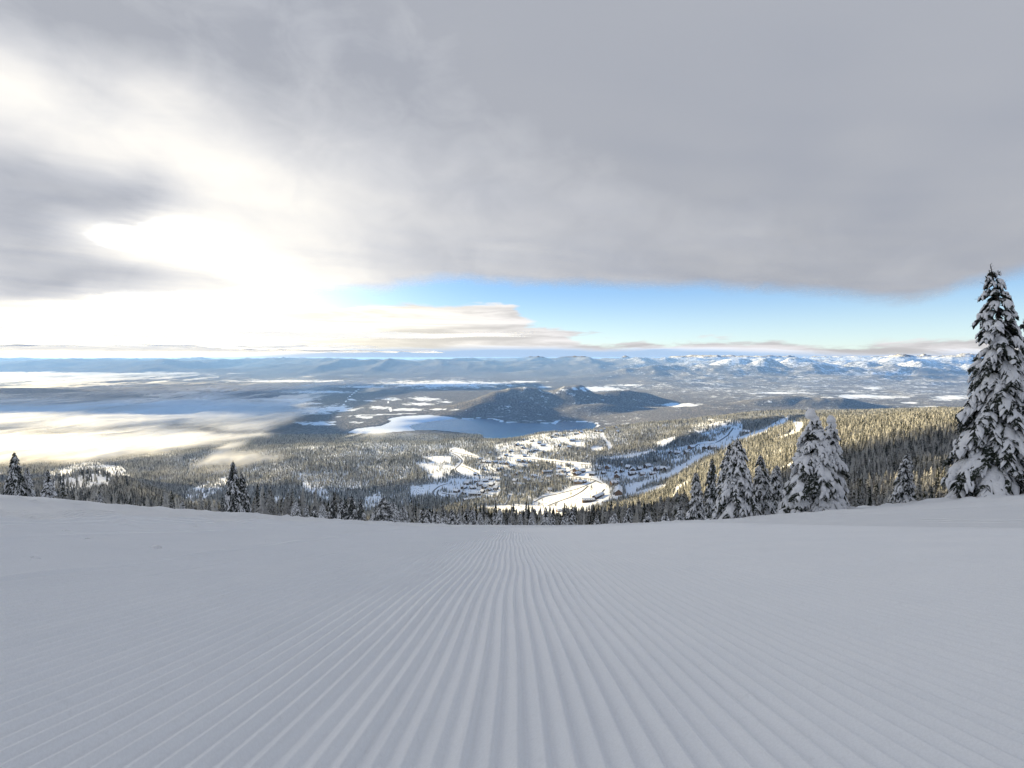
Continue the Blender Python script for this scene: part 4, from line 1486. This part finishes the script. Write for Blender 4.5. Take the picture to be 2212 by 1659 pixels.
def sweep(buf, pts, wd, ht, r, lift, jag, nring=7):
    """a lumpy pad swept along a path: half width wd, height ht, flat below"""
    pts = np.array(pts)
    n = len(pts)
    V = []
    for i in range(n):
        tt, sd, uu_ = frame(pts[min(i + 1, n - 1)] - pts[max(i - 1, 0)])
        for j in range(nring):
            a = 2 * math.pi * (j + .25) / nring
            c, s_ = math.cos(a), math.sin(a)
            k = 1 + r.uniform(-jag, jag)
            V.append(pts[i] + sd * wd[i] * c * k + uu_ * (lift + ht[i] * (s_ if s_ > 0 else s_ * .55) * k))
    F = []
    for i in range(n - 1):
        for j in range(nring):
            a, b = i * nring + j, i * nring + (j + 1) % nring
            F += [(a, b, a + nring), (b, b + nring, a + nring)]
    for j in range(1, nring - 1):
        F += [(0, j + 1, j), ((n - 1) * nring, (n - 1) * nring + j, (n - 1) * nring + j + 1)]
    buf.add(np.array(V), np.array(F))


def frame(t):
    t = t / np.linalg.norm(t)
    s = np.cross(t, [0, 0, 1.0])
    n = np.linalg.norm(s)
    s = s / n if n > 1e-3 else np.array([1.0, 0, 0])
    return t, s, np.cross(s, t)


def laden_fir(seed, H, Rb, nbr, snow=1.0, droop=1.0, gap=0.0, lean=(0, 0), tip='bare', top_t=1.0, topsnow=0.0):
    """a fir bowed under snow. returns meshes: trunk, crown, snow_load"""
    r = np.random.RandomState(seed)
    need, load, trk = Buf(), Buf(), Buf()

    def axis(z):
        q = z / H
        return np.array([lean[0] * H * q ** 3 + .012 * H * math.sin(q * 5 + seed), lean[1] * H * q ** 3 + .012 * H * math.cos(q * 4 + seed), z])
    # trunk
    n, seg = 8, 14
    rings = []
    for i in range(seg + 1):
        z = -1.0 + (H + 1.0) * i / seg
        rad = .021 * H * (1 - max(0, z) / H) ** .9 + .012
        c = axis(max(z, 0)); c[2] = z
        rings.append([c + rad * np.array([math.cos(6.2832 * j / n), math.sin(6.2832 * j / n), 0]) for j in range(n)])
    V = np.array(rings).reshape(-1, 3)
    F = []
    for i in range(seg):
        for j in range(n):
            a, b = i * n + j, i * n + (j + 1) % n
            F += [(a, b, a + n), (b, b + n, a + n)]
    trk.add(V, np.array(F))

    def twig(p, d, L, w_):
        t, s, u = frame(d)
        q = np.array([p - s * w_, p + t * L * .55 - s * w_ * 1.3 + u * .01, p + t * L, p + t * L * .55 + s * w_ * 1.3, p + s * w_])
        need.add(q, np.array([(0, 1, 3), (0, 3, 4), (1, 2, 3)]))

    for b in range(nbr):
        t = (b + r.rand()) / nbr
        z0 = H * (0.03 + 0.94 * t ** 0.92)
        q = z0 / H
        if q > top_t:
            continue
        L = (Rb * (1 - q) ** .80 + .035 * H * (1 - q) + .03 * H * (1 if q < .9 else .5)) * r.uniform(.72, 1.15)
        if gap and q > .55 and r.rand() < gap:
            continue
        az_ = b * 2.39996 + r.uniform(-.5, .5)
        dh = np.array([math.cos(az_), math.sin(az_), 0])
        a0 = r.uniform(-.15, .20) + .25 * max(0, q - .6)
        b0 = droop * r.uniform(.55, .95) * (1 - .35 * q)
        K_ = 7
        S = np.linspace(0, 1, K_)
        base = axis(z0)
        sway = np.array([-dh[1], dh[0], 0]) * r.uniform(-.18, .18) * L
        P = base + dh * (L * S * (1 - .16 * S))[:, None] + np.array([0, 0, 1.]) * (L * (a0 * S - b0 * S ** 2))[:, None] + sway * (S ** 2)[:, None]
        # branch wood
        rad = .006 * H * .22 + .010 * L
        bv = []
        for i in range(K_):
            tt, ss_, uu_ = frame(P[min(i + 1, K_ - 1)] - P[max(i - 1, 0)])
            rr = rad * (1 - .85 * S[i])
            bv += [P[i] + uu_ * rr, P[i] - ss_ * rr, P[i] + ss_ * rr]
        bf = []
        for i in range(K_ - 1):
            for j in range(3):
                a, c = i * 3 + j, i * 3 + (j + 1) % 3
                bf += [(a, c, a + 3), (c, c + 3, a + 3)]
        need.add(np.array(bv), np.array(bf))
        # needle mass under the snow, twigs, then the snow itself
        s0 = .12 if q < .72 else .34
        wid = (.15 + .10 * r.rand()) * L ** .75

        def along(s):
            k = s * (K_ - 1); k0 = min(int(k), K_ - 2); f = k - k0
            return P[k0] * (1 - f) + P[k0 + 1] * f, frame(P[k0 + 1] - P[k0])
        ss_l = np.linspace(s0, 1.0, 7)
        pts = [along(s)[0] for s in ss_l]
        prof = np.array([.5, .95, 1.1, 1.05, .9, .65, .12])
        sweep(need, pts, prof * wid * r.uniform(.8, 1.25, 7), (.09 + .07 * L ** .5) * (1 - .5 * ss_l) * r.uniform(.7, 1.3, 7), r, -.04, .30)
        has = r.rand() < .93 * min(1, .45 + snow * .6)
        amt = snow * r.uniform(.5, 1.2)
        hh = (.055 + .065 * L ** .6) * amt
        if has:
            cut = r.uniform(.78, 1.0)
            ss2 = np.linspace(s0 + r.uniform(0, .25), cut, 7)
            pts = [along(s)[0] for s in ss2]
            sweep(load, pts, np.array([.25, .75, .95, 1.0, .95, .75, .2]) * wid * (.62 + .25 * amt) * r.uniform(.75, 1.2, 7),
                  hh * np.array([.4, .9, 1.1, 1.2, 1.2, 1.0, .3]) * r.uniform(.75, 1.3, 7), r, .03, .12)
        nf = int(3 + 2.6 * L)
        for i in range(nf):
            s = s0 + (.97 - s0) * (i + .3 + .5 * r.rand()) / nf
            for sg in (-1, 1):
                p, (tt, sd, uu_) = along(s)
                fl = (.30 * L * (1.1 - .75 * s) + .10) * r.uniform(.7, 1.3)
                d = tt * r.uniform(.55, .95) + sd * sg * r.uniform(.55, .95) + uu_ * r.uniform(-.05, .1)
                d = d / np.linalg.norm(d)
                S4 = np.array([0, .3, .62, 1.0])
                fp = [p + d * fl * x_ - np.array([0, 0, 1]) * fl * .55 * x_ * x_ * r.uniform(.8, 1.2) for x_ in S4]
                fw = wid * .42 * r.uniform(.8, 1.3)
                sweep(need, fp, np.array([.6, 1.1, .95, .1]) * fw, np.array([.05, .07, .06, .02]) * (.6 + .5 * L ** .5), r, -.02, .35, 5)
                if has and r.rand() < (.30 + .35 * snow):
                    e0 = r.uniform(.1, .35)
                    fs = [p + (x2 - p) for x2 in fp]
                    fs[0] = fs[0] + (fs[1] - fs[0]) * e0
                    sweep(load, fs, np.array([.4, .95, 1.0, .15]) * fw * r.uniform(.7, 1.05), hh * .8 * np.array([.5, 1.0, 1.05, .25]) * r.uniform(.7, 1.2), r, .02, .12, 6)
        nt = int(9 + 8 * L)
        for i in range(nt):
            s = s0 + (1 - s0) * (i + .5) / nt
            p, (tt, sd, uu_) = along(s)
            for sg in (-1, 1):
                d = tt * r.uniform(.4, .9) + sd * sg * r.uniform(.6, 1.0) - np.array([0, 0, 1]) * r.uniform(.1, .7)
                twig(p, d, (.16 + .24 * L * (1 - .6 * s)) * r.uniform(.7, 1.3), .018 + .010 * L)
        twig(P[-1], P[-1] - P[-2] + np.array([0, 0, .1]), .22 * r.uniform(.8, 1.4), .03)
    # leader
    if tip == 'bare':
        for i in range(16):
            z = H * (.93 + .075 * i / 16)
            d = np.array([math.cos(i * 2.4), math.sin(i * 2.4), .55])
            c = axis(min(z, H)); c[2] = z
            twig(c, d, .05 * H * (1 - i / 24) * .5, .02)
    if topsnow:
        for k in range(4):
            T, Fc = PADS[k % 6]
            rr = topsnow * H * (1 - .1 * k)
            c = axis(H * .985 - k * .05 * H)
            load.add(c + np.array([r.uniform(-.3, .3) * rr, r.uniform(-.3, .3) * rr, 0]) + T * np.array([rr * .8, rr * .8, rr * 1.4]), Fc)
    return trk.mesh('trunk', M_BARKD), need.mesh('crown', M_NEED, False), load.mesh('snow_load', M_LOAD)


def top_ground(x, y):
    zp = float(piste_z(x, y)) if y < 80 else -1e9
    if y < 44:
        return zp
    return max(zp, float(gsample(x, y)))


def put_fir(meshes, X, Y, label, toprow=None, Hm=None, rz=0.0, dz=0.0, wscale=1.0, group='snow-laden firs along the crest'):
    """X = picture column, Y = metres out; scaled so that the top shows at `toprow`"""
    u = (X - 1106) / 1106
    x = u * Y
    z = top_ground(x, Y) + dz
    s = 1.0
    if toprow is not None:
        s = (zy(toprow) * Y - z) / Hm
    e = empty('snowy_fir', (x, Y, z), rz)
    e.scale = (s * wscale, s * wscale, s)
    tag(e, label, 'tree', group)
    for nm, me in zip(('trunk', 'crown', 'snow_load'), meshes):
        o = bpy.data.objects.new(nm, me)
        C.objects.link(o)
        o.parent = e
    return e


big = laden_fir(11, 13.5, 2.25, 300, .95, 1.05, .42, (-.085, 0), 'bare')
big2 = laden_fir(12, 11.5, 2.6, 200, 1.0, 1.0, .2, (.0, 0), 'bare')
fat = laden_fir(13, 6.8, 2.0, 170, 1.45, 1.25, .1, (.0, 0), 'bare', .95, .055)
fat2 = laden_fir(18, 6.8, 1.7, 120, 1.35, 1.2, .1, (.02, 0), 'bare', .95, .05)
mid_a = laden_fir(14, 6.5, 1.7, 150, .95, 1.15, .1, (0, 0), 'bare')
mid_b = laden_fir(15, 6.5, 1.35, 130, .8, 1.1, .1, (.01, 0), 'bare')
dark_a = laden_fir(16, 7.0, 1.9, 140, .55, .9, .1, (0, 0), 'bare')
tiny = laden_fir(17, 4.5, 1.0, 60, .9, 1.0, .1, (0, 0), 'bare')

put_fir(big, 2168, 27.5, 'tallest fir, heavy with snow, leader tip bent left, at the right edge', 572, 13.5, 0.0, 0, .97)
put_fir(big2, 2232, 29.5, 'snowy fir cut off by the right edge, beside the tallest fir', 640, 11.5, 1.0)
put_fir(big2, 2290, 27.0, 'snowy fir outside the right edge, its branches reaching into view', 700, 11.5, 2.6)
put_fir(fat, 1762, 31.5, 'stout fir with a rounded cap of snow on its top', 895, 6.8, 0.4, 0, 1.18)
put_fir(fat2, 1798, 32.5, 'fir with one bare side branch pressed against the stout snow-capped fir', 908, 6.8, 2.0, 0, 1.1)
put_fir(mid_b, 1579, 35.0, 'narrow left half of the twin firs, in front of the lit hillside', 958, 6.5, 0.3)
put_fir(mid_a, 1598, 34.0, 'darker broad right half of the twin firs, in front of the lit hillside', 944, 6.5, 1.3)
put_fir(mid_b, 1651, 36.0, 'pointed fir just right of the twin firs', 980, 6.5, 2.2)
put_fir(mid_a, 1683, 38.0, 'lower fir between the pointed fir and the stout snow-capped one', 1002, 6.5, 4.0, 0, .95)
put_fir(mid_b, 1509, 38.0, 'narrow fir standing left of the twin firs', 1018, 6.5, 3.1)
put_fir(dark_a, 1543, 46.0, 'thin dark fir behind and left of the twin firs', 988, 7.0, 0.9, 0, .65)
put_fir(tiny, 1474, 40.0, 'little fir at the left end of the row of snow-laden firs', 1082, 4.5, 0.0)
put_fir(mid_b, 1965, 33.0, 'lone fir between the stout snow-capped fir and the tallest fir', 975, 6.5, 5.0)
put_fir(dark_a, 20, 34.0, 'dark pointed fir at the left edge of the picture', 975, 7.0, 0.5, 0, .8)
put_fir(mid_a, 47, 35.0, 'shorter fir just right of the dark fir at the left edge', 1010, 6.5, 1.9, 0, .85)
put_fir(tiny, 92, 34.0, 'small slender fir, third from the left edge', 1014, 4.5, 1.0)
put_fir(tiny, 205, 40.0, 'tiny fir tip poking over the crest at the left', 1063, 4.5, 3.0)
put_fir(tiny, 384, 46.0, 'tiny thin fir over the crest between the left firs and the twin-tipped fir', 1076, 4.5, 4.0)
put_fir(dark_a, 497, 40.0, 'lone dark fir standing on the crest left of centre, taller tip', 994, 7.0, 1.0, 0, .75)
put_fir(dark_a, 517, 41.0, 'lower companion of the lone dark fir left of centre', 1020, 7.0, 2.7, 0, .8)
put_fir(dark_a, 823, 46.0, 'dark fir in the middle of the clump left of the gap', 1074, 7.0, .2, 0, 2.0)
put_fir(mid_a, 845, 50.0, 'snowy fir on the right of the dark fir in the clump', 1084, 6.5, 1.2, 0, 1.7)
put_fir(mid_b, 868, 52.0, 'snowy fir at the right end of the clump left of the gap', 1090, 6.5, 2.2, 0, 1.7)
put_fir(tiny, 806, 50.0, 'low fir at the left foot of the dark fir in the clump', 1096, 4.5, .2, 0, 1.8)
put_fir(mid_a, 632, 58.0, 'dusted fir at the left end of the grove beyond the crest', 1080, 6.5, .2, 0, 1.3)
put_fir(mid_b, 655, 60.0, 'dusted fir second from left in the grove beyond the crest', 1088, 6.5, 1.2, 0, 1.3)
put_fir(mid_a, 690, 70.0, 'dusted fir in the middle of the grove beyond the crest', 1086, 6.5, 3.2, 0, 1.3)
for X_, r_, lab in ((712, 1080, 'dusted fir right of the middle of the grove beyond the crest'), (733, 1072, 'tall dusted fir second from the right end of the grove'), (755, 1068, 'tallest fir of the grove beyond the crest'),
                    (774, 1078, 'fir at the right end of the grove beyond the crest'), (672, 1090, 'low dusted fir third from left in the grove')):
    put_fir(dark_a, X_, 84.0, lab, r_, 7.0, X_, 0, .8)
rf = random.Random(8)
cen = ['leftmost', 'second', 'third', 'fourth', 'fifth', 'sixth', 'seventh', 'eighth', 'ninth', 'tenth', 'eleventh', 'twelfth', 'thirteenth', 'fourteenth', 'fifteenth', 'sixteenth',
       'seventeenth', 'eighteenth', 'nineteenth', 'twentieth', 'last but three', 'last but two', 'last but one', 'last']
cx_ = sorted([912, 925, 941, 958, 975, 990, 1003, 1020, 1033, 1050, 1066, 1080, 1103, 1125, 1150, 1178, 1196, 1222, 1240, 1290, 1330, 1365, 1400, 1440])
for i_, X_ in enumerate(cx_):
    tr_ = {True: rf.uniform(1094, 1112), False: rf.uniform(1102, 1124)}[X_ < 1090]
    if X_ in (1178, 1240, 1365):
        tr_ = 1094
    put_fir((tiny, mid_b, mid_a)[i_ % 3], X_ + rf.uniform(-3, 3), rf.uniform(66, 100), '%s%s small snowy fir peeping over mid crest' % (cen[i_], '' if i_ == 0 else ' from left' if i_ < 20 else ' at the right end'),
            tr_, (4.5, 6.5, 6.5)[i_ % 3], rf.uniform(0, 6), 0, 1.1, 'small firs peeping over the crest')


# lumps of snow lying on the piste
LP = [(337, 1188, .045), (485, 1190, .03), (190, 1168, .035), (75, 1211, .03), (575, 1172, .02), (140, 1152, .04), (640, 1195, .015), (735, 1180, .015), (20, 1165, .03), (268, 1150, .03), (422, 1140, .035)]
for i_, (X_, r_, s_) in enumerate(LP):
    u, s = ray(X_, r_)
    yy = np.geomspace(1, 40, 3000)
    k = int(np.argmax(piste_z(u * yy, yy) / yy >= s))
    x, y = u * yy[k], yy[k]
    T, Fc = PADS[i_ % 6]
    o = mesh_np('snow_lump', T * np.array([1.3, 1.0, .9]) * s_, Fc, M_LOAD)
    o.location = (x, y, float(piste_z(x, y)) + float(berms(np.array([x]), np.array([y]))[0]) + .01)
    o.rotation_euler = (0, 0, i_)
    tag(o, '%s lump of loose snow from the left on the groomed slope' % ORD[sorted(a[0] for a in LP).index(X_)] if i_ != 8 else 'leftmost lump of loose snow on the groomed slope', 'snow lump', 'loose snow lumps on the left of the slope')
